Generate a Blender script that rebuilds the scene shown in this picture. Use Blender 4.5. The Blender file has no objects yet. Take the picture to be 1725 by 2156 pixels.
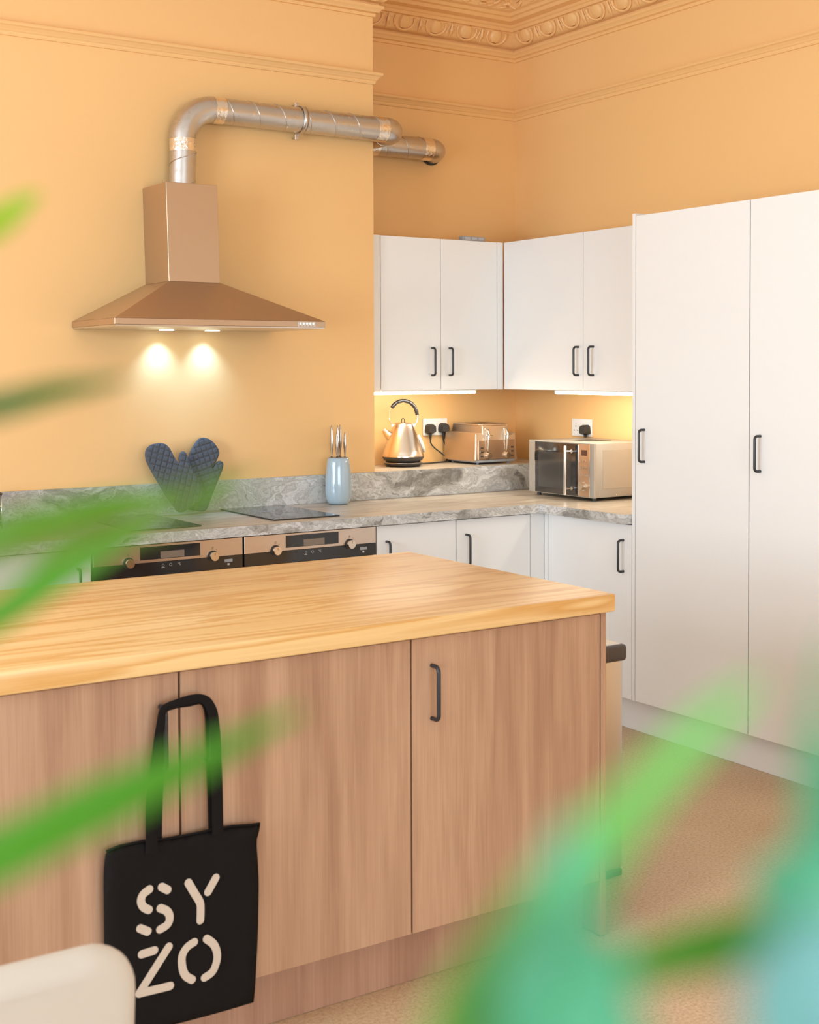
import bpy, bmesh, math, random
from mathutils import Vector, Matrix
random.seed(7)
PI = math.pi
sc = bpy.context.scene
COL = sc.collection

# ------------------------------------------------------------------ camera
CAM_F, CAM_CY, YAW, PITCH, ROLL = 2791.77, 876.1, 0.581388, 0.03516942, -0.00388426
fw = Vector((math.sin(YAW)*math.cos(PITCH), math.cos(YAW)*math.cos(PITCH), -math.sin(PITCH)))
rt = Vector((math.cos(YAW), -math.sin(YAW), 0)); up = rt.cross(fw)
r2 = rt*math.cos(ROLL)+up*math.sin(ROLL); u2 = up*math.cos(ROLL)-rt*math.sin(ROLL)
cd = bpy.data.cameras.new('camera'); cam = bpy.data.objects.new('camera', cd); COL.objects.link(cam)
cd.sensor_fit = 'HORIZONTAL'; cd.sensor_width = 36; cd.lens = 36*CAM_F/1725
cd.shift_y = (CAM_CY-1078)/1725
cam.matrix_world = Matrix(((r2.x, u2.x, -fw.x, 0), (r2.y, u2.y, -fw.y, 0), (r2.z, u2.z, -fw.z, 1.5), (0, 0, 0, 1)))
cd.clip_start = 0.01; cd.clip_end = 60
cd.dof.use_dof = True; cd.dof.focus_distance = 5.3; cd.dof.aperture_fstop = 9.7
sc.camera = cam

# ------------------------------------------------------------------ world and light
w = bpy.data.worlds.new('world'); sc.world = w; w.use_nodes = True
nt = w.node_tree; bg = nt.nodes['Background']
bg.inputs['Color'].default_value = (.86, .93, 1, 1); bg.inputs['Strength'].default_value = 1.0

def area(name, loc, target, sx, sy, power, color):
    l = bpy.data.lights.new(name, 'AREA'); l.shape = 'RECTANGLE'; l.size = sx; l.size_y = sy
    l.energy = power; l.color = color
    o = bpy.data.objects.new(name, l); COL.objects.link(o); o.location = loc
    o.rotation_euler = (Vector(target)-Vector(loc)).to_track_quat('-Z', 'Y').to_euler()
    return o
# daylight entering through the tall windows of the left wall and of the wall behind the camera
area('daylight_left_window', (-2.55, 2.1, 1.6), (4, 2.6, 1.2), 1.9, 2.0, 195, (.74, .88, 1))
area('daylight_left_far_window', (-2.55, 4.0, 1.75), (4, 4.2, 1.3), 1.0, 2.2, 60, (.74, .88, 1))
area('daylight_rear_window', (0.65, -2.75, 1.45), (1.8, 4, .9), 3.0, 1.8, 175, (.78, .91, 1))
sc.view_settings.view_transform = 'Standard'; sc.view_settings.look = 'None'
sc.view_settings.exposure = 0.0; sc.view_settings.gamma = 1; sc.view_settings.use_curve_mapping = False
sc.cycles.use_denoising = True
sc.cycles.max_bounces = 10; sc.cycles.diffuse_bounces = 6
sc.cycles.sample_clamp_indirect = 6
sc.cycles.caustics_reflective = False; sc.cycles.caustics_refractive = False

# ------------------------------------------------------------------ materials
def mat(name, col, rough=.5, metal=0, spec=.5, coat=0, aniso=0):
    m = bpy.data.materials.new(name); m.use_nodes = True
    b = m.node_tree.nodes['Principled BSDF']
    b.inputs['Base Color'].default_value = (*col, 1)
    b.inputs['Roughness'].default_value = rough; b.inputs['Metallic'].default_value = metal
    b.inputs['Specular IOR Level'].default_value = spec; b.inputs['Coat Weight'].default_value = coat
    b.inputs['Anisotropic'].default_value = aniso
    return m
class N:
    def __init__(s, m): s.t = m.node_tree; s.b = s.t.nodes['Principled BSDF']
    def n(s, ty, **k):
        x = s.t.nodes.new(ty)
        for a, v in k.items():
            if a in x.inputs: x.inputs[a].default_value = v
            else: setattr(x, a, v)
        return x
    def l(s, a, b): s.t.links.new(a, b)
    def coords(s, scale=(1, 1, 1), rot=(0, 0, 0)):
        tc = s.n('ShaderNodeTexCoord'); mp = s.n('ShaderNodeMapping')
        mp.inputs['Scale'].default_value = scale; mp.inputs['Rotation'].default_value = rot
        s.l(tc.outputs['Object'], mp.inputs['Vector']); return mp.outputs['Vector']
    def ramp(s, fac, stops):
        r = s.n('ShaderNodeValToRGB'); e = r.color_ramp.elements
        while len(e) < len(stops): e.new(.5)
        for i, (p, c) in enumerate(stops):
            e[i].position = p; e[i].color = (*c, 1) if len(c) == 3 else c
        s.l(fac, r.inputs['Fac']); return r.outputs['Color']
    def mix(s, f, a, b, mode='MIX'):
        x = s.n('ShaderNodeMix'); x.data_type = 'RGBA'; x.blend_type = mode
        for i, v in ((0, f), (6, a), (7, b)):
            if hasattr(v, 'links'): s.l(v, x.inputs[i])
            elif i == 0: x.inputs[0].default_value = v
            else: x.inputs[i].default_value = (*v, 1)
        return x.outputs[2]
    def bump(s, h, st=.2, d=.01):
        x = s.n('ShaderNodeBump'); x.inputs['Strength'].default_value = st; x.inputs['Distance'].default_value = d
        s.l(h, x.inputs['Height']); s.l(x.outputs['Normal'], s.b.inputs['Normal'])
def noise(g, vec, scale, detail=4, rough=.5, dist=0):
    x = g.n('ShaderNodeTexNoise'); x.inputs['Scale'].default_value = scale; x.inputs['Detail'].default_value = detail
    x.inputs['Roughness'].default_value = rough; x.inputs['Distortion'].default_value = dist
    g.l(vec, x.inputs['Vector']); return x.outputs['Fac']

WALLC = (.80, .47, .20)
m_wall = mat('orange_wall_paint', WALLC, .42, spec=.45)
g = N(m_wall); v = g.coords()
g.l(g.mix(noise(g, v, 1.3, 2), (.81, .495, .21), (.83, .515, .225)), g.b.inputs['Base Color'])
g.bump(noise(g, v, 90, 2), .06, .002)
m_ceil = mat('pale_ceiling_paint', (.84, .82, .78), .8)
m_wall2 = mat('off_white_fill_walls', (.80, .79, .76), .6)  # unseen walls made off-white to bounce neutral fill light
m_white = mat('white_cabinet_foil', (.80, .79, .775), .32, spec=.5)
m_whiteside = mat('white_carcass', (.78, .77, .755), .45)
m_black = mat('black_metal_handle', (.018, .018, .022), .35, spec=.5)
m_steel = mat('brushed_steel', (.62, .58, .54), .3, 1)
g = N(m_steel); v = g.coords((1, 1, 60)); g.bump(noise(g, v, 30, 2), .05, .001)
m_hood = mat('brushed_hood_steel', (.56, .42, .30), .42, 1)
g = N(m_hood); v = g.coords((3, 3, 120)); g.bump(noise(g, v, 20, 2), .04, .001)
m_galv = mat('galvanised_duct_steel', (.58, .56, .54), .3, 1)
g = N(m_galv); v = g.coords(); g.l(g.ramp(noise(g, v, 40, 5), [(.3, (.25, .25, .25)), (.7, (.42, .42, .42))]), g.b.inputs['Roughness'])
m_foil = mat('aluminium_foil_tape', (.86, .80, .72), .14, 1)
g = N(m_foil); v = g.coords(); g.bump(noise(g, v, 60, 3, dist=.6), .5, .006)
m_chrome = mat('polished_chrome', (.85, .83, .80), .08, 1)
m_dark = mat('dark_plastic', (.03, .027, .025), .45)
m_darkgap = mat('shadow_gap_plastic', (.05, .05, .05), .7)
m_glass_blk = mat('black_oven_glass', (.022, .02, .02), .07, spec=.6)
m_mw_glass = mat('smoked_microwave_door_glass', (.035, .03, .028), .05, spec=.9)
m_display = mat('dim_display_window', (.22, .17, .13), .25)
m_sym = mat('pale_printed_symbols', (.55, .53, .5), .5)
m_symd = mat('dark_printed_symbols', (.12, .09, .07), .5)
m_hob = mat('glossy_black_ceramic_glass', (.02, .021, .023), .05, spec=.8)
m_sock = mat('white_socket_plastic', (.82, .81, .79), .3)
m_gold = mat('warm_bronze_steel_panel', (.62, .45, .32), .38, 1)
m_mwbody = mat('champagne_painted_steel', (.42, .39, .345), .35, .3)
m_kettle = mat('brushed_kettle_steel', (.80, .72, .62), .2, 1, aniso=.6)
m_toaster = mat('brushed_toaster_steel', (.66, .54, .42), .4, 1)
g = N(m_toaster); v = g.coords((60, 60, 3)); g.bump(noise(g, v, 20, 2), .04, .001)
m_knife = mat('pale_blue_gloss_ceramic', (.36, .47, .55), .12, coat=.6)
m_mitt = mat('slate_blue_quilted_cotton', (.088, .096, .110), .95, spec=.1)
g = N(m_mitt); v = g.coords(); g.bump(noise(g, v, 900, 2), .3, .001)
m_seam = mat('dark_stitching', (.035, .04, .05), .95, spec=.1)
m_bag = mat('black_canvas', (.010, .008, .0075), .9, spec=.12)
g = N(m_bag); v = g.coords(); g.bump(noise(g, v, 700, 2), .4, .001)
m_print = mat('cream_screen_print', (.55, .46, .38), .8)
m_chair = mat('cream_upholstery', (.54, .49, .43), .6)
m_bin_lid = mat('brown_black_bin_plastic', (.055, .038, .03), .4)
m_binlidtop = mat('lid_ceiling_reflection', (.6, .6, .6), .2)  # ceiling reflection on the dark lid, painted as a pale colour
m_grey = mat('grey_plastic', (.33, .34, .36), .5)
m_led = bpy.data.materials.new('led_light_strip'); m_led.use_nodes = True
b = m_led.node_tree.nodes['Principled BSDF']; b.inputs['Emission Color'].default_value = (1, .90, .72, 1); b.inputs['Emission Strength'].default_value = 40
m_lamp = bpy.data.materials.new('hood_lamp_glass'); m_lamp.use_nodes = True
b = m_lamp.node_tree.nodes['Principled BSDF']; b.inputs['Emission Color'].default_value = (.85, 1, .93, 1); b.inputs['Emission Strength'].default_value = 12
m_clear = mat('clear_glass', (.95, .97, .97), .02); m_clear.node_tree.nodes['Principled BSDF'].inputs['Transmission Weight'].default_value = 1
m_coffee = mat('brown_contents', (.12, .05, .025), .6)
m_soil = mat('potting_soil', (.03, .018, .01), .9)
m_pot = mat('white_glazed_pot', (.7, .69, .66), .25)

# marbled laminate
m_marble = mat('grey_marble_laminate', (.55, .52, .48), .28)
g = N(m_marble); v = g.coords((1, 1, 1.6))
wn = g.n('ShaderNodeTexNoise'); wn.inputs['Scale'].default_value = 3.2; wn.inputs['Detail'].default_value = 5; g.l(v, wn.inputs['Vector'])
va = g.n('ShaderNodeVectorMath', operation='MULTIPLY_ADD'); g.l(wn.outputs['Color'], va.inputs[0]); va.inputs[1].default_value = (.55, .55, .55); g.l(v, va.inputs[2])
n1 = noise(g, va.outputs[0], 6, 11, .68, 1.5); n2 = noise(g, va.outputs[0], 2.2, 4, .55, .8)
base = g.ramp(n1, [(.30, (.12, .11, .10)), (.38, (.36, .35, .33)), (.45, (.60, .59, .57)), (.50, (.38, .37, .35)), (.54, (.58, .57, .56)), (.60, (.72, .72, .71)), (.64, (.36, .345, .32)), (.70, (.6, .59, .57))])
vein = g.ramp(n2, [(.34, (.36, .34, .31)), (.44, (.88, .86, .83)), (.52, (1, 1, 1)), (.60, (.95, .94, .92)), (.68, (.60, .57, .53))])
g.l(g.mix(.9, base, vein, 'MULTIPLY'), g.b.inputs['Base Color'])
# streaky face of the worktop (the same laminate, drawn out, the orange wall's reflection painted in as beige)
m_wtop = mat('beige_grey_laminate_wall_reflection', (.6, .5, .4), .3)
g = N(m_wtop); v = g.coords((1.1, 7, 1))
n1 = noise(g, v, 3.2, 9, .62, 1.2); n2 = noise(g, v, 1.1, 3, .5, .5)
base = g.ramp(n1, [(.3, (.28, .23, .18)), (.45, (.46, .395, .32)), (.55, (.57, .51, .43)), (.7, (.44, .38, .31))])
vein = g.ramp(n2, [(.35, (.8, .78, .76)), (.6, (1, 1, 1))])
g.l(g.mix(.7, base, vein, 'MULTIPLY'), g.b.inputs['Base Color'])

# pine worktop
m_pine = mat('varnished_pine', (.85, .55, .25), .33, spec=.4)
g = N(m_pine); v = g.coords((1, 1, 1))
sp = g.n('ShaderNodeSeparateXYZ'); g.l(v, sp.inputs[0])
st = g.n('ShaderNodeMath', operation='MULTIPLY'); g.l(sp.outputs['Y'], st.inputs[0]); st.inputs[1].default_value = 8.5
fl = g.n('ShaderNodeMath', operation='FLOOR'); g.l(st.outputs[0], fl.inputs[0])
wn = g.n('ShaderNodeTexWhiteNoise'); wn.noise_dimensions = '1D'; g.l(fl.outputs[0], wn.inputs['W'])
of = g.n('ShaderNodeVectorMath', operation='MULTIPLY_ADD'); g.l(wn.outputs['Color'], of.inputs[0]); of.inputs[1].default_value = (5, 5, 5); g.l(v, of.inputs[2])
mp = g.n('ShaderNodeMapping'); mp.inputs['Scale'].default_value = (.42, 4.5, 4.5); g.l(of.outputs[0], mp.inputs['Vector'])
n1 = noise(g, mp.outputs['Vector'], 1.5, 2.5, .5, .25)
wv = g.n('ShaderNodeMath', operation='MULTIPLY'); g.l(n1, wv.inputs[0]); wv.inputs[1].default_value = 9
fr = g.n('ShaderNodeMath', operation='FRACT'); g.l(wv.outputs[0], fr.inputs[0])
ring = g.ramp(fr.outputs[0], [(0, (.80, .56, .27)), (.45, (.82, .58, .29)), (.85, (.67, .38, .13)), (1, (.80, .56, .27))])
tone = g.ramp(wn.outputs['Value'], [(0, (.95, .87, .76)), (.5, (1, 1, 1)), (1, (.98, .93, .84))])
fine = g.ramp(noise(g, g.coords((1.2, 160, 160)), 2, 2), [(.3, (.93, .9, .87)), (.6, (1, 1, 1))])
c1 = g.mix(1, ring, tone, 'MULTIPLY'); g.l(g.mix(1, c1, fine, 'MULTIPLY'), g.b.inputs['Base Color'])
# oak-effect doors, vertical grain
def oak(name, a, bb, cc):
    m = mat(name, a, .5, spec=.3)
    g = N(m); v = g.coords((7, 7, .55))
    n1 = noise(g, v, 2.0, 4, .55, .5)
    base = g.ramp(n1, [(.3, a), (.48, bb), (.62, cc), (.75, bb)])
    f = noise(g, g.coords((160, 160, 2.2)), 2, 3, .6)
    fine = g.ramp(f, [(.3, (.86, .84, .82)), (.6, (1, 1, 1))])
    g.l(g.mix(1, base, fine, 'MULTIPLY'), g.b.inputs['Base Color']); return m
m_oak = oak('pinkish_oak_effect_board', (.36, .20, .125), (.45, .27, .17), (.51, .315, .205))
m_oak2 = oak('oak_effect_plinth_board', (.36, .20, .135), (.43, .25, .17), (.47, .28, .195))
# floor
m_floor = mat('speckled_cork_tile', (.5, .33, .2), .5)
g = N(m_floor); v = g.coords()
n1 = noise(g, v, 110, 6, .75); n2 = noise(g, v, 2.5, 3)
base = g.ramp(n1, [(.25, (.30, .18, .10)), (.42, (.52, .36, .22)), (.55, (.64, .47, .30)), (.75, (.76, .59, .41))])
tone = g.ramp(n2, [(.3, (.9, .86, .82)), (.7, (1, 1, 1))])
g.l(g.mix(1, base, tone, 'MULTIPLY'), g.b.inputs['Base Color'])
def leafmat(name, a, bcol):
    m = mat(name, a, .4, spec=.4)
    g = N(m); v = g.coords((1, 1, 1)); g.l(g.mix(noise(g, v, 25, 3), a, bcol), g.b.inputs['Base Color'])
    t = g.n('ShaderNodeBsdfTranslucent'); t.inputs['Color'].default_value = (*[min(1, c*1.5) for c in a], 1)
    mx = g.n('ShaderNodeMixShader'); mx.inputs[0].default_value = .35
    out = m.node_tree.nodes['Material Output']; g.l(g.b.outputs[0], mx.inputs[1]); g.l(t.outputs[0], mx.inputs[2]); g.l(mx.outputs[0], out.inputs['Surface'])
    return m
m_leaf = leafmat('mid_green_leaf', (.09, .32, .02), (.12, .36, .03))
m_leafdk = leafmat('dark_green_leaf', (.03, .13, .012), (.04, .16, .02))
m_leaflime = leafmat('lime_green_leaf', (.34, .46, .03), (.4, .5, .05))
m_leafpale = leafmat('pale_green_leaf', (.20, .50, .12), (.24, .54, .16))
m_leafteal = leafmat('blue_green_leaf', (.10, .42, .24), (.12, .46, .28))
m_leafblue = leafmat('pale_turquoise_leaf', (.20, .46, .46), (.23, .5, .52))
m_leafolive = leafmat('olive_green_leaf', (.13, .2, .02), (.16, .24, .03))
m_bark = mat('brown_cane_bark', (.16, .1, .06), .8)

# ------------------------------------------------------------------ helpers
def link(name, bm, m, parent=None, smooth=False, auto=None):
    me = bpy.data.meshes.new(name); bm.normal_update(); bm.to_mesh(me); bm.free()
    ms = m if isinstance(m, (list, tuple)) else [m]
    for x in ms: me.materials.append(x)
    if smooth:
        for p in me.polygons: p.use_smooth = True
    o = bpy.data.objects.new(name, me); COL.objects.link(o)
    if auto:
        for e in me.edges: pass
        me.set_sharp_from_angle(angle=math.radians(auto))
    if parent: o.parent = parent; o.matrix_parent_inverse = parent.matrix_basis.inverted()
    return o
def bmn(): return bmesh.new()
def box(bm, x0, x1, y0, y1, z0, z1, bev=0, seg=2, mi=0):
    r = bmesh.ops.create_cube(bm, size=1)
    vs = r['verts']
    for q in vs:
        q.co = Vector(((x0+x1)/2+q.co.x*(x1-x0), (y0+y1)/2+q.co.y*(y1-y0), (z0+z1)/2+q.co.z*(z1-z0)))
    fs = set(f for q in vs for f in q.link_faces)
    for f in fs: f.material_index = mi
    if bev:
        es = list(set(e for q in vs for e in q.link_edges))
        rr = bmesh.ops.bevel(bm, geom=es, offset=bev, segments=seg, affect='EDGES', profile=.5)
        for f in rr['faces']: f.material_index = mi
def frame_at(t, ref=Vector((0, 0, 1))):
    t = t.normalized()
    ref = ref.normalized()
    if abs(t.dot(ref)) > .9: ref = Vector((0, 0, 1)) if abs(t.z) < .7 else Vector((1, 0, 0))
    a = t.cross(ref).normalized(); return a, a.cross(t).normalized()
def tube(bm, pts, r, n=12, cap=True, mi=0, ref=None, flat=1.0):
    """swept round (or flattened) section with parallel-transported frame; r may be a list"""
    pts = [Vector(p) for p in pts]; R = r if isinstance(r, (list, tuple)) else [r]*len(pts)
    rings = []; a = None
    for i, p in enumerate(pts):
        t = (pts[min(i+1, len(pts)-1)]-pts[max(i-1, 0)]).normalized()
        if a is None: a, bb = frame_at(t, ref or Vector((0, 0, 1)))
        else:
            a = (a-t*a.dot(t)).normalized(); bb = a.cross(t).normalized()
        ring = [bm.verts.new(p+(a*math.cos(2*PI*k/n)+bb*math.sin(2*PI*k/n)*flat)*R[i]) for k in range(n)]
        rings.append(ring)
    for i in range(len(rings)-1):
        for k in range(n):
            f = bm.faces.new((rings[i][k], rings[i][(k+1) % n], rings[i+1][(k+1) % n], rings[i+1][k])); f.material_index = mi
    if cap:
        for ring in (rings[0], rings[-1]):
            try: f = bm.faces.new(ring); f.material_index = mi
            except ValueError: pass
    bmesh.ops.recalc_face_normals(bm, faces=bm.faces)
def arc(c, r, a0, a1, n, ax, ay):
    c = Vector(c); return [c+Vector(ax)*r*math.cos(a0+(a1-a0)*i/n)+Vector(ay)*r*math.sin(a0+(a1-a0)*i/n) for i in range(n+1)]
def lathe(bm, prof, c=(0, 0, 0), n=40, mi=0, sq=None):
    """prof: (radius, z); sq: optional scale (sx, sy)"""
    sx, sy = sq or (1, 1); rings = []
    for r, z in prof:
        if r < 1e-5: rings.append([bm.verts.new((c[0], c[1], c[2]+z))])
        else: rings.append([bm.verts.new((c[0]+r*sx*math.cos(2*PI*k/n), c[1]+r*sy*math.sin(2*PI*k/n), c[2]+z)) for k in range(n)])
    for A, B in zip(rings, rings[1:]):
        for k in range(n):
            k2 = (k+1) % n
            if len(A) == 1 and len(B) == 1: continue
            if len(A) == 1: f = bm.faces.new((A[0], B[k], B[k2]))
            elif len(B) == 1: f = bm.faces.new((A[k], A[k2], B[0]))
            else: f = bm.faces.new((A[k], A[k2], B[k2], B[k]))
            f.material_index = mi
    bmesh.ops.recalc_face_normals(bm, faces=bm.faces)
def cyl(bm, p0, p1, r, n=20, mi=0): tube(bm, [p0, p1], r, n, True, mi)
def tag(o, label=None, cat=None, group=None, kind=None):
    if label: o['label'] = label
    if cat: o['category'] = cat
    if group: o['group'] = group
    if kind: o['kind'] = kind
    return o
def empty(name, loc, label, cat, group=None):
    o = bpy.data.objects.new(name, None); COL.objects.link(o); o.location = loc; o.empty_display_size = .05
    return tag(o, label, cat, group)
def struct(name, bm, m, **k): return tag(link(name, bm, m, **k), kind='structure')
def polyprism(bm, pts2, y0, y1, mi=0):
    """outline in x,z extruded from y0 to y1"""
    A = [bm.verts.new((x, y0, z)) for x, z in pts2]; B = [bm.verts.new((x, y1, z)) for x, z in pts2]
    n = len(pts2)
    fs = [bm.faces.new(A), bm.faces.new(B[::-1])]+[bm.faces.new((A[i], B[i], B[(i+1) % n], A[(i+1) % n])) for i in range(n)]
    for f in fs: f.material_index = mi
    bmesh.ops.recalc_face_normals(bm, faces=bm.faces)
def smooth_closed(p, it=2):
    for _ in range(it):
        q = []
        for i in range(len(p)):
            a, b = p[i], p[(i+1) % len(p)]
            q += [(a[0]*.75+b[0]*.25, a[1]*.75+b[1]*.25), (a[0]*.25+b[0]*.75, a[1]*.25+b[1]*.75)]
        p = q
    return p
def catmull(P, n=6):
    P = [Vector(p) for p in P]; out = []
    for i in range(len(P)-1):
        p0, p1, p2, p3 = P[max(i-1, 0)], P[i], P[i+1], P[min(i+2, len(P)-1)]
        for k in range(n):
            t = k/n
            out.append(.5*((2*p1)+(p2-p0)*t+(2*p0-5*p1+4*p2-p3)*t*t+(3*p1-p0-3*p2+p3)*t**3))
    out.append(P[-1]); return out

# ------------------------------------------------------------------ room shell
XL, XR, YF, YB, ZC = -2.4, 4.278, -2.6, 5.5, 3.46
BX0, BX1, BY = .55, 3.18, 5.13      # chimney breast
bm = bmn(); box(bm, XL-.3, XR+.3, YF-.3, YB+.3, -.1, 0); struct('floor', bm, m_floor)
bm = bmn(); box(bm, XL-.3, XR+.3, YF-.3, YB+.3, ZC, ZC+.1); struct('ceiling', bm, m_ceil)
bm = bmn(); box(bm, XL-.2, XR+.2, YB, YB+.2, 0, ZC); box(bm, BX0, BX1, BY, YB+.05, 0, ZC); struct('wall_back', bm, m_wall)
bm = bmn(); box(bm, XR, XR+.2, YF-.2, YB, 0, ZC); struct('wall_right', bm, m_wall)
def wall_with_holes(name, axis, c0, c1, a0, a1, holes):
    bm = bmn(); cur = a0
    def bx(p, q, z0, z1):
        if q-p < 1e-3: return
        if axis == 'x': box(bm, c0, c1, p, q, z0, z1)
        else: box(bm, p, q, c0, c1, z0, z1)
    for h0, h1 in holes:
        bx(cur, h0, 0, ZC); bx(h0, h1, 0, .6); bx(h0, h1, 2.9, ZC); cur = h1
    bx(cur, a1, 0, ZC); return struct(name, bm, m_wall2)
wall_with_holes('wall_left', 'x', XL-.2, XL, YF-.2, YB, [(.8, 3.4), (3.8, 4.9)])
wall_with_holes('wall_front', 'y', YF-.2, YF, XL, XR, [(-.9, .5), (.8, 2.2)])
def window(name, axis, c, a0, a1):
    bm = bmn()
    def bx(p, q, z0, z1, d=.03):
        if axis == 'x': box(bm, c-d, c+d, p, q, z0, z1)
        else: box(bm, p, q, c-d, c+d, z0, z1)
    t = .05
    bx(a0+.002, a0+t, .602, 2.898); bx(a1-t, a1-.002, .602, 2.898); bx(a0+t, a1-t, .602, .602+t); bx(a0+t, a1-t, 2.898-t, 2.898); bx(a0+t, a1-t, 1.72, 1.78)
    return struct(name, bm, m_white)
window('window_1', 'x', XL-.1, .8, 3.4); window('window_2', 'x', XL-.1, 3.8, 4.9)
window('window_3', 'y', YF-.1, -.9, .5); window('window_4', 'y', YF-.1, .8, 2.2)

# mouldings swept round the room
loop = [(XL, YB), (BX0, YB), (BX0, BY), (BX1, BY), (BX1, YB), (XR, YB), (XR, YF), (XL, YF)]
def sweep_loop(bm, prof):
    n = len(loop); rows = []
    for p, z in prof:
        row = []
        for i in range(n):
            a, b2, c = Vector(loop[i-1]), Vector(loop[i]), Vector(loop[(i+1) % n])
            d1 = (b2-a).normalized(); d2 = (c-b2).normalized()
            n1 = Vector((d1.y, -d1.x)); n2 = Vector((d2.y, -d2.x))
            q = b2+(n1+n2)*(p/(1+n1.dot(n2)))
            row.append(bm.verts.new((q.x, q.y, z)))
        rows.append(row)
    for A, B in zip(rows, rows[1:]):
        for i in range(n): bm.faces.new((A[i], A[(i+1) % n], B[(i+1) % n], B[i]))
    bmesh.ops.recalc_face_normals(bm, faces=bm.faces)
# picture rail
bm = bmn()
sweep_loop(bm, [(-.004, 2.785), (.006, 2.786), (.009, 2.792), (.010, 2.800), (.014, 2.803), (.018, 2.809), (.026, 2.818), (.033, 2.822), (.036, 2.828), (.034, 2.834), (.022, 2.838), (-.004, 2.841)])
struct('trim_1', bm, m_wall)
# cornice with egg-and-dart band
bm = bmn()
sweep_loop(bm, [(-.004, 3.085), (.008, 3.087), (.010, 3.100), (.022, 3.104), (.026, 3.112), (.038, 3.120), (.038, 3.132), (.022, 3.137), (.022, 3.144),
                (.034, 3.146), (.050, 3.160), (.062, 3.180), (.070, 3.200), (.074, 3.215), (.086, 3.217), (.086, 3.232), (.094, 3.236), (.094, 3.248), (.130, 3.254),
                (.130, 3.272), (.142, 3.276), (.148, 3.290), (.165, 3.296), (.175, 3.315), (.190, 3.350), (.21, 3.375), (.235, 3.385), (.235, 3.41), (.27, 3.42), (.29, 3.44), (.29, 3.47)])
def blob(bm, c, ax, ay, az, rx, ry, rz, n=8, m2=5):
    """half-buried ellipsoid on axes ax, ay, az"""
    c = Vector(c); rings = []
    for j in range(1, m2):
        th = PI*j/m2
        rings.append([bm.verts.new(c+ax*rx*math.sin(th)*math.cos(2*PI*k/n)+ay*ry*math.cos(th)+az*rz*math.sin(th)*math.sin(2*PI*k/n)) for k in range(n)])
    t = bm.verts.new(c+ay*ry); b2 = bm.verts.new(c-ay*ry)
    for A, B in zip(rings, rings[1:]):
        for k in range(n): bm.faces.new((A[k], A[(k+1) % n], B[(k+1) % n], B[k]))
    for k in range(n): bm.faces.new((t, rings[0][k], rings[0][(k+1) % n])); bm.faces.new((b2, rings[-1][(k+1) % n], rings[-1][k]))
def ornament(a, b2, nrm):
    a = Vector((*a, 0)); b2 = Vector((*b2, 0)); d = (b2-a); L = d.length; d.normalize(); nrm = Vector((*nrm, 0))
    tilt = Vector((0, 0, 1))*.86+nrm*.5; tilt.normalize(); face = (nrm*.86-Vector((0, 0, 1))*.5).normalized()
    k = max(1, round(L/.178)); s = L/k
    for i in range(k):
        c = a+d*(s*(i+.5))+nrm*.060+Vector((0, 0, 3.183))
        blob(bm, c+tilt*.006, d, tilt, face, .036, .036, .020)                     # egg
        us = [c+d*(.058*math.cos(t))+tilt*(.012+.046*math.sin(t))+face*.007 for t in [PI*1.0+PI*q/10 for q in range(11)]]
        us = [c+d*-.054+tilt*.030+face*.006]+us+[c+d*.054+tilt*.030+face*.006]
        tube(bm, us, .0065, 6)                                                     # shell round the egg
        e = a+d*(s*i)+nrm*.060+Vector((0, 0, 3.183))
        if i:
            tube(bm, [e+tilt*.034+face*.004, e+tilt*.0+face*.010, e-tilt*.036+face*.004], [.004, .010, .002], 6)  # dart
            tube(bm, [e+d*.012+tilt*.02+face*.003, e+d*.02-tilt*.02+face*.003], .004, 6)
            tube(bm, [e-d*.012+tilt*.02+face*.003, e-d*.02-tilt*.02+face*.003], .004, 6)
    k = max(1, round(L/.075)); s = L/k; rr = random.Random(3)
    for i in range(k):                                                             # leaf band above
        c = a+d*(s*(i+.5))+nrm*.185+Vector((0, 0, 3.325))
        for q in range(3):
            ang = rr.uniform(-.9, .9)
            ax2 = (d*math.cos(ang)+tilt*math.sin(ang)).normalized()
            blob(bm, c+d*rr.uniform(-.02, .02)+tilt*(-.022+.020*q), ax2, ax2.cross(face), face, .024, .009, .014, 6, 4)
ornament((BX0+.1, BY), (BX1+.06, BY), (0, -1)); ornament((BX1+.09, YB), (XR-.08, YB), (0, -1)); ornament((XR, YB-.08), (XR, YF+.3), (-1, 0))
struct('trim_2', bm, m_wall, smooth=True, auto=35)

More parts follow.
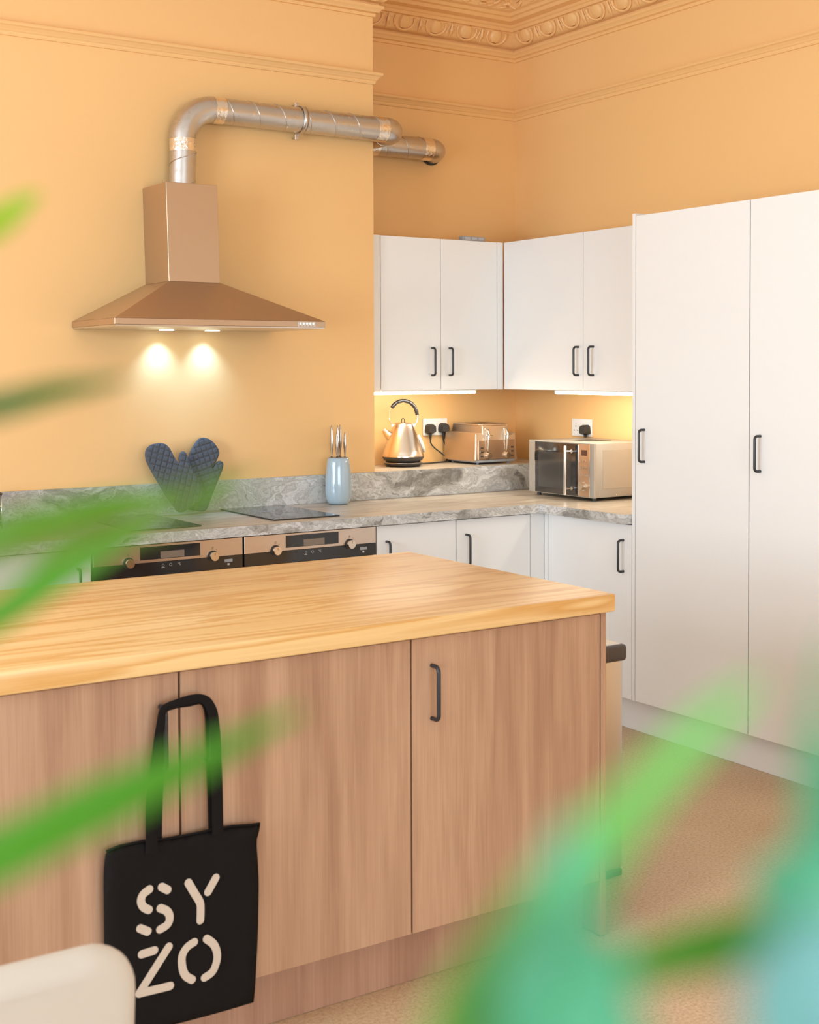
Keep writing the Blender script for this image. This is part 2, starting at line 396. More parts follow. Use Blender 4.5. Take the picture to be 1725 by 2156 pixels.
# ------------------------------------------------------------------ cabinets
def handle_bm(kind, x, y, z, ln=.128, pr=.03, r=.0052):
    """D handle; kind 'y' projects towards -Y, 'x' projects towards -X; x,y on the door face"""
    out = Vector((0, -1, 0)) if kind == 'y' else Vector((-1, 0, 0)); c = Vector((x, y, z)); u = Vector((0, 0, 1)); rb = .013
    pts = [c+u*ln/2, c+u*ln/2+out*(pr-rb)]
    pts += arc(c+u*(ln/2-rb)+out*(pr-rb), rb, PI/2, 0, 5, out, u)[1:]
    pts += arc(c-u*(ln/2-rb)+out*(pr-rb), rb, 0, -PI/2, 5, out, u)
    pts += [c-u*ln/2]
    bm = bmn(); tube(bm, pts, r, 10, ref=Vector((0, 0, 1))); return bm
def cabinet(name, label, group, kind, a0, a1, face, back, z0, z1, doors, body_m=m_whiteside, door_m=m_white, cat='cabinet', hz=None, side_r=True):
    """kind 'y': front faces -Y at y=face, spans x a0..a1; kind 'x': front faces -X at x=face, spans y a0..a1.
    doors: list of (d0, d1, handle coordinate or None)"""
    th = .018
    if kind == 'y': root = empty(name, ((a0+a1)/2, (face+back)/2, z0), label, cat, group)
    else: root = empty(name, ((face+back)/2, (a0+a1)/2, z0), label, cat, group)
    bm = bmn()
    if kind == 'y': box(bm, a0+.0005, a1-.0005, face+th+.001, back-.001, z0, z1-.001)
    else: box(bm, face+th+.001, back-.001, a0+.0005, a1-.0005, z0, z1-.001)
    link('body', bm, body_m, root)
    for d0, d1, hx in doors:
        bm = bmn(); g_ = .0016
        if kind == 'y': box(bm, d0+g_, d1-g_, face, face+th, z0+.001, z1-.003, .0008, 1)
        else: box(bm, face, face+th, d0+g_, d1-g_, z0+.001, z1-.003, .0008, 1)
        d = link('door', bm, door_m, root)
        if hx is not None:
            hb = handle_bm('y', hx, face, hz) if kind == 'y' else handle_bm('x', face, hx, hz)
            h = link('handle', hb, m_black, d, smooth=True)
    return root
FY, FX = 4.545, 3.695    # base door planes
# base run on the chimney wall
gB = 'white base cabinets under the marbled worktop'
cabinet('base_cabinet', 'white base cabinet right of the ovens, its handle half hidden by the island', gB, 'y', 2.823, 3.219, FY, 5.10, .15, .868, [(2.823, 3.219, 2.872)], hz=.736)
cabinet('base_cabinet', 'white base cabinet one place left of the inner corner of the worktop', gB, 'y', 3.221, 3.69, FY, 5.10, .15, .868, [(3.221, 3.617, 3.272)], hz=.736)
cabinet('base_cabinet', 'white base cabinet left of the left oven, at the left edge of the photo', gB, 'y', 1.03, 1.63, FY, 5.10, .15, .868, [(1.03, 1.63, 1.580)], hz=.736)
cabinet('base_cabinet', 'white base cabinet under the right leg of the worktop, beside the tall units', gB, 'x', 3.984, 4.52, FX, 4.27, .15, .868, [(3.984, 4.518, 4.033)], hz=.735)
bm = bmn(); box(bm, 3.6185, 3.6945, FY+.001, FY+.018, .151, .867); box(bm, 3.6955, 3.71, 4.521, FY-.001, .151, .866)
tag(link('corner_filler_panel', bm, m_white), 'narrow white filler strip in the inner corner of the base cabinets', 'panel')
bm = bmn(); box(bm, 1.03, 3.77, 4.61, 4.626, .001, .149); tag(link('plinth_board', bm, m_white), 'white plinth along the floor under the ovens and base cabinets', 'plinth')
bm = bmn(); box(bm, 3.773, 3.789, 2.162, 4.605, .001, .149); tag(link('plinth_board', bm, m_white), 'white plinth along the floor under the tall cabinets', 'plinth')
# tall units
gT = 'tall white cabinets along the right wall'
cabinet('tall_cabinet', 'tall white cabinet nearest the corner, its handle beside the microwave', gT, 'x', 3.364, 3.964, FX, 4.27, .15, 2.115, [(3.364, 3.964, 3.912)], hz=1.191)
cabinet('tall_cabinet', 'tall white cabinet at the right edge of the photo', gT, 'x', 2.762, 3.362, FX, 4.27, .15, 2.115, [(2.762, 3.362, 3.309)], hz=1.190)
cabinet('tall_cabinet', 'tall white cabinet farthest from the corner, mostly beyond the right edge', gT, 'x', 2.16, 2.76, FX, 4.27, .15, 2.115, [(2.16, 2.76, 2.21)], hz=1.190)
bm = bmn(); box(bm, FX, 4.27, 3.9655, 3.9825, .15, 2.122); tag(link('tall_end_panel', bm, m_white), 'tall narrow white end panel between the worktop and the tall cabinets', 'panel')
# wall cabinets
gW = 'white wall cabinets over the corner'
cabinet('wall_cabinet', 'white double wall cabinet above the kettle and toaster', gW, 'y', 3.241, 3.912, 5.17, 5.495, 1.401, 2.118, [(3.241, 3.577, 3.525), (3.577, 3.910, 3.626)], hz=1.536)
cabinet('wall_cabinet', 'white double wall cabinet above the microwave', gW, 'x', 3.985, 5.165, 3.948, 4.272, 1.401, 2.118, [(4.578, 5.165, 4.609), (3.985, 4.578, 4.508)], hz=1.535)
bm = bmn(); box(bm, 3.205, 3.2385, 5.171, 5.49, 1.401, 2.116); tag(link('filler_panel', bm, m_white), 'narrow white filler strip between the chimney breast and the wall cabinet', 'panel')
bm = bmn(); box(bm, 3.9125, 3.9475, 5.172, 5.186, 1.401, 2.116); tag(link('filler_panel', bm, m_white), 'narrow white filler strip where the two wall cabinets meet', 'panel')
# worktop
wt = bmn()
def Lshape(z0, z1):
    P = [(.43, 4.52), (3.65, 4.52), (3.65, 3.985), (4.274, 3.985), (4.274, 5.108), (.43, 5.108)]
    A = [wt.verts.new((x, y, z0)) for x, y in P]; B = [wt.verts.new((x, y, z1)) for x, y in P]
    n = len(P); wt.faces.new(A[::-1]); f = wt.faces.new(B); f.material_index = 1
    for i in range(n): wt.faces.new((A[i], A[(i+1) % n], B[(i+1) % n], B[i]))
Lshape(.871, .91)
tag(link('worktop', wt, [m_marble, m_wtop]), 'L-shaped grey marbled laminate worktop running round the corner', 'worktop')
bm = bmn(); box(bm, .43, 3.182, 5.1105, 5.1285, .9105, 1.0345); box(bm, 3.1815, 4.274, 5.1105, 5.4975, .9105, 1.0345, mi=0)
bm.faces.ensure_lookup_table()
for f in bm.faces:
    if f.normal.z > .9 and f.calc_center_median().x > 3.2: f.material_index = 1
us = link('marbled_upstand', bm, [m_marble, m_wtop]); tag(us, 'grey marbled upstand behind the worktop, widening into the ledge under the kettle', 'upstand')

# ------------------------------------------------------------------ hobs
gH = 'black glass hobs'
for x0, x1, lab in ((1.80, 2.085, 'black glass domino hob in front of the oven mitts, partly behind leaves'), (2.392, 2.69, 'black glass domino hob between the oven mitts and the knife block')):
    bm = bmn(); box(bm, x0, x1, 4.607, 5.098, .9105, .9155, .0015, 2); o = link('hob', bm, m_hob); tag(o, lab, 'hob', gH)
    for yy in (4.75, 4.95):
        bm = bmn(); pts = arc(((x0+x1)/2, yy, .9157), .075, 0, 2*PI, 32, (1, 0, 0), (0, 1, 0)); tube(bm, pts, .0006, 4, False)
        link('zone_ring', bm, m_grey, o)

# ------------------------------------------------------------------ ovens
def oven(x0, x1, label):
    root = empty('built_in_oven', ((x0+x1)/2, 4.8, .15), label, 'oven', 'built-in ovens')
    bm = bmn(); box(bm, x0+.002, x1-.002, FY+.022, 5.09, .152, .866); link('body', bm, m_dark, root)
    bm = bmn(); box(bm, x0+.003, x1-.003, FY-.004, FY+.02, .800, .866, .001, 1); fas = link('control_panel', bm, m_gold_o, root)
    bm = bmn(); box(bm, x0+.003, x1-.003, FY-.004, FY+.02, .752, .7995, .001, 1); link('lower_control_panel', bm, m_glass_blk, root)
    W = x1-x0
    bm = bmn(); box(bm, x0+.18, x1-.178, FY-.0052, FY-.0042, .811, .858); dsp = link('display', bm, m_glass_blk, fas)
    bm = bmn(); box(bm, x0+.258, x0+.352, FY-.0058, FY-.0053, .813, .838); link('readout', bm, m_display, fas)
    for kx in (x0+.135, x0+.467):
        bm = bmn()
        cyl(bm, (kx, FY-.0045, .8045), (kx, FY-.008, .8045), .0205, 28)
        kk = link('knob', bm, m_dark, root)
        bm = bmn(); cyl(bm, (kx, FY-.008, .8045), (kx, FY-.026, .8045), .0165, 28); box(bm, kx-.0008, kx+.0008, FY-.0266, FY-.0259, .808, .817, mi=1)
        link('knob_cap', bm, [m_chrome2, m_symd], kk, auto=30)
    for k, sx in enumerate((x0+.268, x0+.298, x0+.331)):
        bm = bmn(); y = FY-.0055; z = .786
        if k == 0: tube(bm, [(sx-.004, y, z-.003), (sx-.004, y, z+.002), (sx, y, z+.006), (sx+.004, y, z+.002), (sx+.004, y, z-.003), (sx-.004, y, z-.003)], .0006, 5); box(bm, sx-.006, sx+.006, y-.0003, y+.0003, z-.009, z-.0065)
        elif k == 1: tube(bm, arc((sx, y, z+.001), .005, 0, 2*PI, 14, (1, 0, 0), (0, 0, 1)), .0006, 5)
        else: tube(bm, [(sx-.006, y, z+.006), (sx, y, z), (sx+.006, y, z-.004)], .0007, 5); tube(bm, [(sx-.001, y, z+.006), (sx+.004, y, z+.005), (sx, y, z)], .0007, 5)
        link('printed_symbol', bm, m_sym, root)
    for kx in (x0+.135, x0+.467):
        bm = bmn()
        for a in range(3): tube(bm, [(kx-.004, FY-.0045, .829+a*.004), (kx+.004, FY-.0045, .831+a*.004)], .0005, 4)
        box(bm, kx+.014, kx+.0165, FY-.0048, FY-.0042, .826, .828)
        link('dial_marking', bm, m_symd, fas)
    bm = bmn(); box(bm, x0+.515, x0+.548, FY-.0065, FY-.0045, .776, .788, .001, 1); box(bm, x0+.527, x0+.535, FY-.0055, FY-.0045, .765, .772, mi=1); link('button_plate', bm, [m_grey, m_sym], root)
    bm = bmn(); box(bm, x0+.003, x1-.003, FY-.004, FY+.02, .155, .749, .001, 1); dr = link('door', bm, m_glass_blk, root)
    bm = bmn(); tube(bm, [(x0+.06, FY-.004, .70), (x0+.06, FY-.045, .70), (x1-.06, FY-.045, .70), (x1-.06, FY-.004, .70)], .007, 10); link('handle', bm, m_steel, dr, smooth=True)
m_gold_o = mat('satin_oven_fascia_steel', (.66, .56, .48), .3, 1); m_chrome2 = mat('satin_knob_steel', (.75, .66, .56), .22, 1)
oven(1.632, 2.226, 'built-in oven at the left, half hidden behind the blurred leaves')
oven(2.228, 2.822, 'built-in oven at the right, beside the white base cabinets')

# ------------------------------------------------------------------ cooker hood
hood = empty('cooker_hood', (2.215, 5.0, 1.668), 'stainless steel pyramid chimney cooker hood on the orange wall', 'cooker hood')
hx0, hx1, hy0, hy1 = 1.772, 2.66, 4.662, 5.128
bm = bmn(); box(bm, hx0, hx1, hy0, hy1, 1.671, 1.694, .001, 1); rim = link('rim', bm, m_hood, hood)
bm = bmn(); box(bm, hx0+.004, hx1-.004, hy0+.004, hy1-.002, 1.664, 1.6705); link('underside', bm, m_steel, hood)
bm = bmn()
sx0, sx1, sy0 = 2.083, 2.303, 4.888
A = [(hx0+.001, hy0+.001), (hx1-.001, hy0+.001), (hx1-.001, hy1), (hx0+.001, hy1)]; B = [(sx0-.003, sy0-.003), (sx1+.003, sy0-.003), (sx1+.003, hy1), (sx0-.003, hy1)]
va_ = [bm.verts.new((x, y, 1.6945)) for x, y in A]; vb_ = [bm.verts.new((x, y, 1.849)) for x, y in B]
bm.faces.new(va_[::-1]); bm.faces.new(vb_)
for i in range(4): bm.faces.new((va_[i], va_[(i+1) % 4], vb_[(i+1) % 4], vb_[i]))
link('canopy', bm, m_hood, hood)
bm = bmn(); lean = -.009
va_ = [bm.verts.new((x, y, 1.8495)) for x, y in ((sx0, sy0), (sx1, sy0), (sx1, hy1), (sx0, hy1))]
vb_ = [bm.verts.new((x+lean, y, 2.240)) for x, y in ((sx0, sy0), (sx1, sy0), (sx1, hy1), (sx0, hy1))]
bm.faces.new(va_[::-1]); bm.faces.new(vb_)
for i in range(4): bm.faces.new((va_[i], va_[(i+1) % 4], vb_[(i+1) % 4], vb_[i]))
bmesh.ops.bevel(bm, geom=list(bm.edges), offset=.0012, segments=1, affect='EDGES')
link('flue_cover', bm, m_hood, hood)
bm = bmn(); box(bm, 2.533, 2.612, hy0-.0012, hy0-.0002, 1.673, 1.692); bp = link('button_panel', bm, m_steel, hood)
for k in range(5):
    bx = 2.543+k*.0145
    bm = bmn(); cyl(bm, (bx, hy0-.0012, 1.6845), (bx, hy0-.0055, 1.6845), .0046, 14); link('button', bm, m_chrome, bp, auto=30)
bm = bmn()
for k in range(5): box(bm, 2.5415+k*.0145, 2.5445+k*.0145, hy0-.0016, hy0-.0013, 1.6745, 1.6775)
link('button_markings', bm, m_symd, bp)
for lx in (2.133, 2.335):
    bm = bmn(); cyl(bm, (lx, 5.035, 1.6638), (lx, 5.035, 1.6615), .03, 24); link('lamp', bm, m_lamp, hood)
    l = bpy.data.lights.new('hood_spot', 'SPOT'); l.energy = 9; l.color = (.27, .56, 1); l.spot_size = 1.7; l.spot_blend = 1; l.shadow_soft_size = .02
    o = bpy.data.objects.new('hood_spot', l); COL.objects.link(o); o.location = (lx, 5.07, 1.658); o.rotation_euler = (math.radians(8), 0, 0)

# ------------------------------------------------------------------ extract duct
duct = empty('extract_duct', (2.2, 5.0, 2.24), 'galvanised spiral extract duct running from the hood round the chimney breast', 'duct')
R = .0535; px_, py_, pz_ = 2.223, 5.06, 2.575
def seams(bm, p0, p1, pitch, start=.0, ref=None):
    p0, p1 = Vector(p0), Vector(p1); d = (p1-p0); L = d.length; d.normalize(); a, b2 = frame_at(d, Vector((.3, .2, 1)))
    n = int(L/pitch*24); pts = []
    for i in range(n+1):
        s = L*i/n; th = -2*PI*(s/pitch)+start
        pts.append(p0+d*s+(a*math.cos(th)+b2*math.sin(th))*(R+.0008))
    tube(bm, pts, .0019, 6)
bm = bmn(); cyl(bm, (px_-.006, py_, 2.2405), (px_, py_, 2.395), R, 72); seams(bm, (px_-.006, py_, 2.245), (px_, py_, 2.392), .115, 3.6); link('vertical_pipe', bm, m_galv, duct, auto=30, smooth=True)
bm = bmn(); cyl(bm, (px_, py_, 2.392), (px_, py_, 2.442), R+.0018, 72); link('foil_tape', bm, m_foil, duct, auto=30, smooth=True)
rb = pz_-2.44
bm = bmn(); tube(bm, arc((px_+rb, py_, 2.44), rb, PI, PI/2, 14, (1, 0, 0), (0, 0, 1)), R+.001, 48, ref=Vector((0, 1, 0))); link('elbow', bm, m_galv, duct, smooth=True, auto=40)
bm = bmn(); cyl(bm, (px_+rb-.004, py_, pz_), (px_+rb+.042, py_, pz_), R+.0020, 72); link('foil_tape', bm, m_foil, duct, auto=30, smooth=True)
bm = bmn(); cyl(bm, (px_+rb+.03, py_, pz_), (3.175, py_, pz_-.002), R, 72); seams(bm, (px_+rb+.05, py_, pz_), (3.16, py_, pz_-.002), .122, .5); link('horizontal_pipe', bm, m_galv, duct, auto=30, smooth=True)
bm = bmn(); cyl(bm, (3.142, py_, pz_-.002), (3.196, py_, pz_-.002), R+.0020, 72); link('foil_tape', bm, m_foil, duct, auto=30, smooth=True)
re_ = .072; ex = 3.262
bm = bmn(); tube(bm, arc((ex-re_, py_+re_, pz_), re_, -PI/2, 0, 12, (1, 0, 0), (0, 1, 0)), R+.001, 48); link('elbow', bm, m_galv, duct, smooth=True, auto=40)
bm = bmn(); cyl(bm, (ex, py_+re_, pz_), (ex, 5.36, pz_+.003), R, 72); seams(bm, (ex, py_+re_, pz_), (ex, 5.35, pz_+.003), .115); link('return_pipe', bm, m_galv, duct, auto=30, smooth=True)
bm = bmn(); tube(bm, [Vector((ex+.06, 5.36, pz_+.003))+Vector((-math.cos(t), math.sin(t), 0))*.06 for t in [PI/2*q/10 for q in range(11)]], R+.001, 48); link('elbow', bm, m_galv, duct, smooth=True, auto=40)
y2, z2 = 5.42, pz_+.003
bm = bmn(); cyl(bm, (ex+.05, y2, z2), (ex+.115, y2, z2), R+.0020, 72); link('foil_tape', bm, m_foil, duct, auto=30, smooth=True)
bm = bmn(); cyl(bm, (ex+.06, y2, z2), (3.68, y2, z2), R, 72); seams(bm, (ex+.12, y2, z2), (3.66, y2, z2), .118, 1.0); link('recess_pipe', bm, m_galv, duct, auto=30, smooth=True)
bm = bmn(); cyl(bm, (3.632, y2, z2), (3.685, y2, z2), R+.0020, 72); link('foil_tape', bm, m_foil, duct, auto=30, smooth=True)
bm = bmn(); tube(bm, [Vector((3.682, y2+.062, z2))+Vector((math.sin(t), -math.cos(t), 0))*.062 for t in [PI/2*q/10 for q in range(11)]]+[Vector((3.744, 5.498, z2))], R+.001, 48); link('elbow', bm, m_galv, duct, smooth=True, auto=40)
bm = bmn(); tube(bm, arc((3.742, 5.492, z2), R+.004, 0, 2*PI, 28, (1, 0, 0), (0, 0, 1)), .006, 8, False); link('wall_collar', bm, m_dark, duct, smooth=True)
# pipe clip
clip = empty('pipe_clip', (2.74, 5.05, pz_), 'small steel pipe clip holding the duct to the chimney wall', 'bracket')
bm = bmn(); cx_ = 2.770
pts = arc((cx_, py_, pz_), R+.0035, math.radians(-80), math.radians(-280), 24, (0, 1, 0), (0, 0, 1))
for a_, b_ in zip(pts, pts[1:]):
    v4 = []
    for p in (a_, b_):
        for dx in (-.011, .011): v4.append(bm.verts.new((p.x+dx, p.y, p.z)))
    bm.faces.new((v4[0], v4[1], v4[3], v4[2]))
bmesh.ops.remove_doubles(bm, verts=bm.verts, dist=1e-5)
ob = link('clip_band', bm, m_galv, clip, smooth=True); s = ob.modifiers.new('s', 'SOLIDIFY'); s.thickness = .002; s.offset = 1
for sg in (1, -1):
    bm = bmn(); cy = py_+.03
    box(bm, cx_-.011, cx_+.011, py_+.001, cy+.002, pz_+sg*(R+.004)-.001, pz_+sg*(R+.004)+.001)
    box(bm, cx_-.011, cx_+.011, cy, cy+.0025, pz_+sg*(R+.015)-.012, pz_+sg*(R+.015)+.012, .001, 1)
    cyl(bm, (cx_, cy, pz_+sg*(R+.017)), (cx_, cy-.005, pz_+sg*(R+.017)), .005, 6)
    cyl(bm, (cx_, cy+.0025, pz_+sg*(R+.017)), (cx_, 5.129, pz_+sg*(R+.017)), .004, 8)
    link('clip_lug', bm, m_steel, clip)

# ------------------------------------------------------------------ under-cabinet lights
def led(kind, label):
    root = empty('under_cabinet_light', (3.5, 5.2, 1.38) if kind == 'y' else (3.985, 4.4, 1.38), label, 'light', 'under-cabinet strip lights')
    bm = bmn(); bm2 = bmn()
    if kind == 'y': box(bm, 3.19, 3.795, 5.186, 5.226, 1.396, 1.4005); box(bm, 3.7885, 3.795, 5.186, 5.226, 1.383, 1.396); box(bm2, 3.19, 3.788, 5.188, 5.224, 1.383, 1.3955, .002, 2)
    else: box(bm, 3.963, 4.003, 3.99, 4.797, 1.396, 1.4005); box(bm, 3.963, 4.003, 4.790, 4.797, 1.383, 1.396); box(bm2, 3.965, 4.001, 3.99, 4.7895, 1.383, 1.3955, .002, 2)
    link('housing', bm, m_whiteside, root); link('diffuser', bm2, m_led, root)
led('y', 'glowing white strip light under the wall cabinet above the kettle'); led('x', 'glowing white strip light under the wall cabinet above the microwave')

# small grey fitting on top of the wall cabinet
o = empty('cable_connector_box', (3.79, 5.23, 2.119), 'small grey connector box lying on top of the left wall cabinet', 'connector')
bm = bmn(); box(bm, 3.735, 3.868, 5.21, 5.245, 2.1185, 2.141, .002, 1); link('case', bm, m_grey, o)
bm = bmn()
m_lg = mat('light_grey_plastic', (.45, .46, .48), .5); bm.free()
for k in range(3):
    bm = bmn(); box(bm, 3.748+k*.04, 3.778+k*.04, 5.2075, 5.2098, 2.123, 2.137); link('case_rib', bm, m_lg, o)

# ------------------------------------------------------------------ sockets and plugs
def socket(kind, c, label):
    """double socket, c = centre on the wall; built facing -Y then turned"""
    root = empty('wall_socket', c, label, 'socket', 'white double wall sockets'); 
    rot = 0 if kind == 'y' else -PI/2
    root.rotation_euler = (0, 0, rot)
    def lk(n, bm, m, par):
        me = bpy.data.meshes.new(n); bm.normal_update(); bm.to_mesh(me); bm.free()
        for x in (m if isinstance(m, list) else [m]): me.materials.append(x)
        o = bpy.data.objects.new(n, me); COL.objects.link(o); o.parent = par; return o
    bm = bmn(); box(bm, -.0735, .0735, -.009, -.0005, -.043, .043, .003, 3); pl = lk('plate', bm, m_sock, root)
    for s in (-1, 1):
        bm = bmn(); box(bm, s*.014-.008, s*.014+.008, -.013, -.0092, .008, .030, .001, 1); lk('rocker_switch', bm, m_sock, root)
    for s in (-1, 1):
        bm = bmn()
        for dx, dz, hw, hh in ((0, .006, .002, .004), (-.011, -.014, .0035, .002), (.011, -.014, .0035, .002)): box(bm, s*.042+dx-hw, s*.042+dx+hw, -.0096, -.0091, dz-hh, dz+hh)
        lk('pin_holes', bm, m_symd, root)
    return root
socket('y', (3.763, 5.4985, 1.2115), 'white double socket on the back wall between kettle and toaster')
socket('x', (4.2765, 4.960, 1.212), 'white double socket on the right wall above the microwave')
def plug(kind, c, cable, label):
    root = empty('power_plug', c, label, 'plug', 'black power plugs')
    bm = bmn(); P = [(-.021, .024), (.021, .024), (.027, -.006), (.024, -.024), (-.024, -.024), (-.027, -.006)]
    d = .034
    def W(x, y, z):
        return (c[0]+x, c[1]+y, c[2]+z) if kind == 'y' else (c[0]+y, c[1]-x, c[2]+z)
    for sc_, y0 in ((1, -.0), (1, -.018), (.72, -d)):
        pass
    rings = [[bm.verts.new(W(x*s_, y, z*s_)) for x, z in smooth_closed(P, 1)] for s_, y in ((1, 0), (1, -.018), (.8, -d))]
    n = len(rings[0])
    for A_, B_ in zip(rings, rings[1:]):
        for i in range(n): bm.faces.new((A_[i], A_[(i+1) % n], B_[(i+1) % n], B_[i]))
    bm.faces.new(rings[0]); bm.faces.new(rings[-1]); bmesh.ops.recalc_face_normals(bm, faces=bm.faces)
    link('plug_body', bm, m_dark, root, auto=30, smooth=True)
    bm = bmn(); tube(bm, [W(0, -.012, -.022), W(0, -.012, -.034), W(0, -.012, -.052)], [.009, .007, .0048], 12); link('strain_relief', bm, m_dark, root, smooth=True)
    bm = bmn(); tube(bm, catmull([W(0, -.012, -.05)]+cable, 8), .0035, 8); link('cable', bm, m_dark, root, smooth=True)
plug('y', (3.724, 5.489, 1.2035), [(3.728, 5.478, 1.13), (3.748, 5.472, 1.105), (3.79, 5.467, 1.075), (3.805, 5.455, 1.055), (3.795, 5.44, 1.0395), (3.74, 5.42, 1.0385), (3.62, 5.39, 1.0385), (3.585, 5.375, 1.0395)], 'black plug of the kettle, left one in the back wall socket')
plug('y', (3.805, 5.489, 1.206), [(3.806, 5.478, 1.14), (3.812, 5.474, 1.115), (3.828, 5.472, 1.09), (3.84, 5.475, 1.06), (3.84, 5.48, 1.0385), (3.86, 5.484, 1.0385)], 'black plug of the toaster, right one in the back wall socket')
plug('x', (4.267, 4.918, 1.203), [(4.255, 4.918, 1.13), (4.256, 4.92, 1.06), (4.257, 4.93, .95)], 'black plug in the right wall socket above the microwave')

# ------------------------------------------------------------------ kettle
K = (3.475, 5.345, 1.0348)
ket = empty('electric_kettle', K, 'brushed steel pyramid kettle with black hooped handle on the ledge', 'kettle')
bm = bmn(); lathe(bm, [(0, 0), (.078, 0), (.084, .006), (.093, .014), (.094, .018), (.085, .021), (0, .021)], K); kb = link('power_base', bm, m_dark, ket, smooth=True, auto=35)
bm = bmn(); tube(bm, arc((K[0], K[1], K[2]+.0185), .0915, 0, 2*PI, 40, (1, 0, 0), (0, 1, 0)), .0016, 6, False); link('steel_ring', bm, m_steel, kb, smooth=True)
bm = bmn(); lathe(bm, [(0, .023), (.082, .023), (.095, .034), (.101, .046), (.1005, .0475), (0, .0475)], K); link('bottom_collar', bm, m_dark, ket, smooth=True, auto=35)
bm = bmn(); lathe(bm, [(0, .0477), (.0995, .0477), (.099, .056), (.092, .078), (.079, .116), (.066, .154), (.054, .186), (.046, .203), (.040, .206), (0, .206)], K, 48); link('body', bm, m_kettle, ket, smooth=True, auto=35)
bm = bmn(); lathe(bm, [(0, .2062), (.037, .2062), (.037, .209), (.02, .212), (0, .2125)], K, 32); lid = link('lid', bm, m_kettle, ket, smooth=True, auto=35)
bm = bmn(); tube(bm, [(K[0]-.010, K[1], K[2]+.211), (K[0]-.008, K[1], K[2]+.226), (K[0], K[1], K[2]+.231), (K[0]+.008, K[1], K[2]+.226), (K[0]+.010, K[1], K[2]+.211)], .0024, 8); link('lid_loop', bm, m_dark, lid, smooth=True)
# everything in the kettle's own plane, turned so that the spout points to picture left
dirk = Vector((math.cos(-.45), math.sin(-.45), 0))
def KP(u, z, s=0): return Vector(K)+dirk*u+Vector((0, 0, z))+Vector((-dirk.y, dirk.x, 0))*s
bm = bmn(); tube(bm, [KP(-.055, .137), KP(-.078, .157), KP(-.090, .172), KP(-.094, .176)], [.027, .019, .0125, .012], 16); 
link('spout', bm, m_kettle, ket, smooth=True, auto=40)
hc = KP(.002, .243); hr = .070
def HA(t): return hc+dirk*hr*math.cos(t)+Vector((0, 0, 1))*hr*1.08*math.sin(t)
bm = bmn(); tube(bm, [KP(-.052, .192)]+[HA(math.radians(a)) for a in (212, 200, 185, 170, 155, 145)], .0026, 8); cyl(bm, KP(-.050, .196, -.007), KP(-.050, .196, .007), .0075, 14); link('handle_wire', bm, m_chrome, ket, smooth=True, auto=40)
bm = bmn(); tube(bm, [HA(math.radians(a)) for a in (5, -8, -20, -32)]+[KP(.053, .196)], .0034, 8)
cyl(bm, KP(.050, .196, -.007), KP(.050, .196, .007), .0075, 14)
link('handle_wire', bm, m_chrome, ket, smooth=True, auto=40)
bm = bmn(); angs = [148-i*(148-2)/40 for i in range(41)]; rad = [.0085+.0013*abs(math.sin(i*.40)) for i in range(41)]
tube(bm, [HA(math.radians(a))+(hc-HA(math.radians(a))).normalized()*rad[i]*.4 for i, a in enumerate(angs)], rad, 14); link('grip', bm, m_glass_blk, ket, smooth=True)
bm = bmn(); tube(bm, [KP(.0735, .150), KP(.085, .120), KP(.098, .085), KP(.104, .068)], [.006, .010, .010, .006], 12); link('level_window', bm, mat('pale_level_window', (.8, .74, .66), .2), ket, smooth=True)

# ------------------------------------------------------------------ toaster
T0, T1, TY0, TY1, TZ = 3.803, 4.052, 5.198, 5.468, 1.0348
toa = empty('toaster', ((T0+T1)/2, (TY0+TY1)/2, TZ), 'brushed steel four-slice toaster on the ledge in the corner', 'toaster')
bm = bmn(); box(bm, T0+.006, T1-.006, TY0+.006, TY1-.006, TZ+.008, TZ+.03, .006, 2); link('base', bm, m_grey, toa, auto=30, smooth=True)
bm = bmn(); box(bm, T0, T1, TY0+.001, TY1, TZ+.0165, TZ+.193)
es = [e for e in bm.edges if abs((e.verts[0].co-e.verts[1].co).normalized().y) > .9 and min(v.co.z for v in e.verts) > TZ+.1]
bmesh.ops.bevel(bm, geom=es, offset=.040, segments=8, affect='EDGES')
for v_ in bm.verts:
    k = (v_.co.z-TZ-.02)/.17; v_.co.x += (-.006+.012*k)*(-1 if v_.co.x > (T0+T1)/2 else 1)
    v_.co.y += .012*max(0, k)**2*(1 if v_.co.y < (TY0+TY1)/2 else -1)
es = [e for e in bm.edges if all(v.co.y < TY0+.03 for v in e.verts)]
bmesh.ops.bevel(bm, geom=es, offset=.006, segments=3, affect='EDGES')
link('body', bm, m_toaster, toa, smooth=True, auto=30)
bm = bmn()
P = [(T0+.028, TZ+.022), (T1-.028, TZ+.022), (T1-.028, TZ+.135), (T0+.028, TZ+.135)]
box(bm, T0+.012, T1-.014, TY0-.003, TY0+.006, TZ+.024, TZ+.118, .0015, 1); fp = link('front_panel', bm, m_gold, toa)
for tx in (T0+.066, T0+.181):
    bm = bmn(); box(bm, tx-.004, tx+.004, TY0-.001, TY0+.008, TZ+.065, TZ+.172, .001, 1); link('lever_slot', bm, m_chrome, toa)
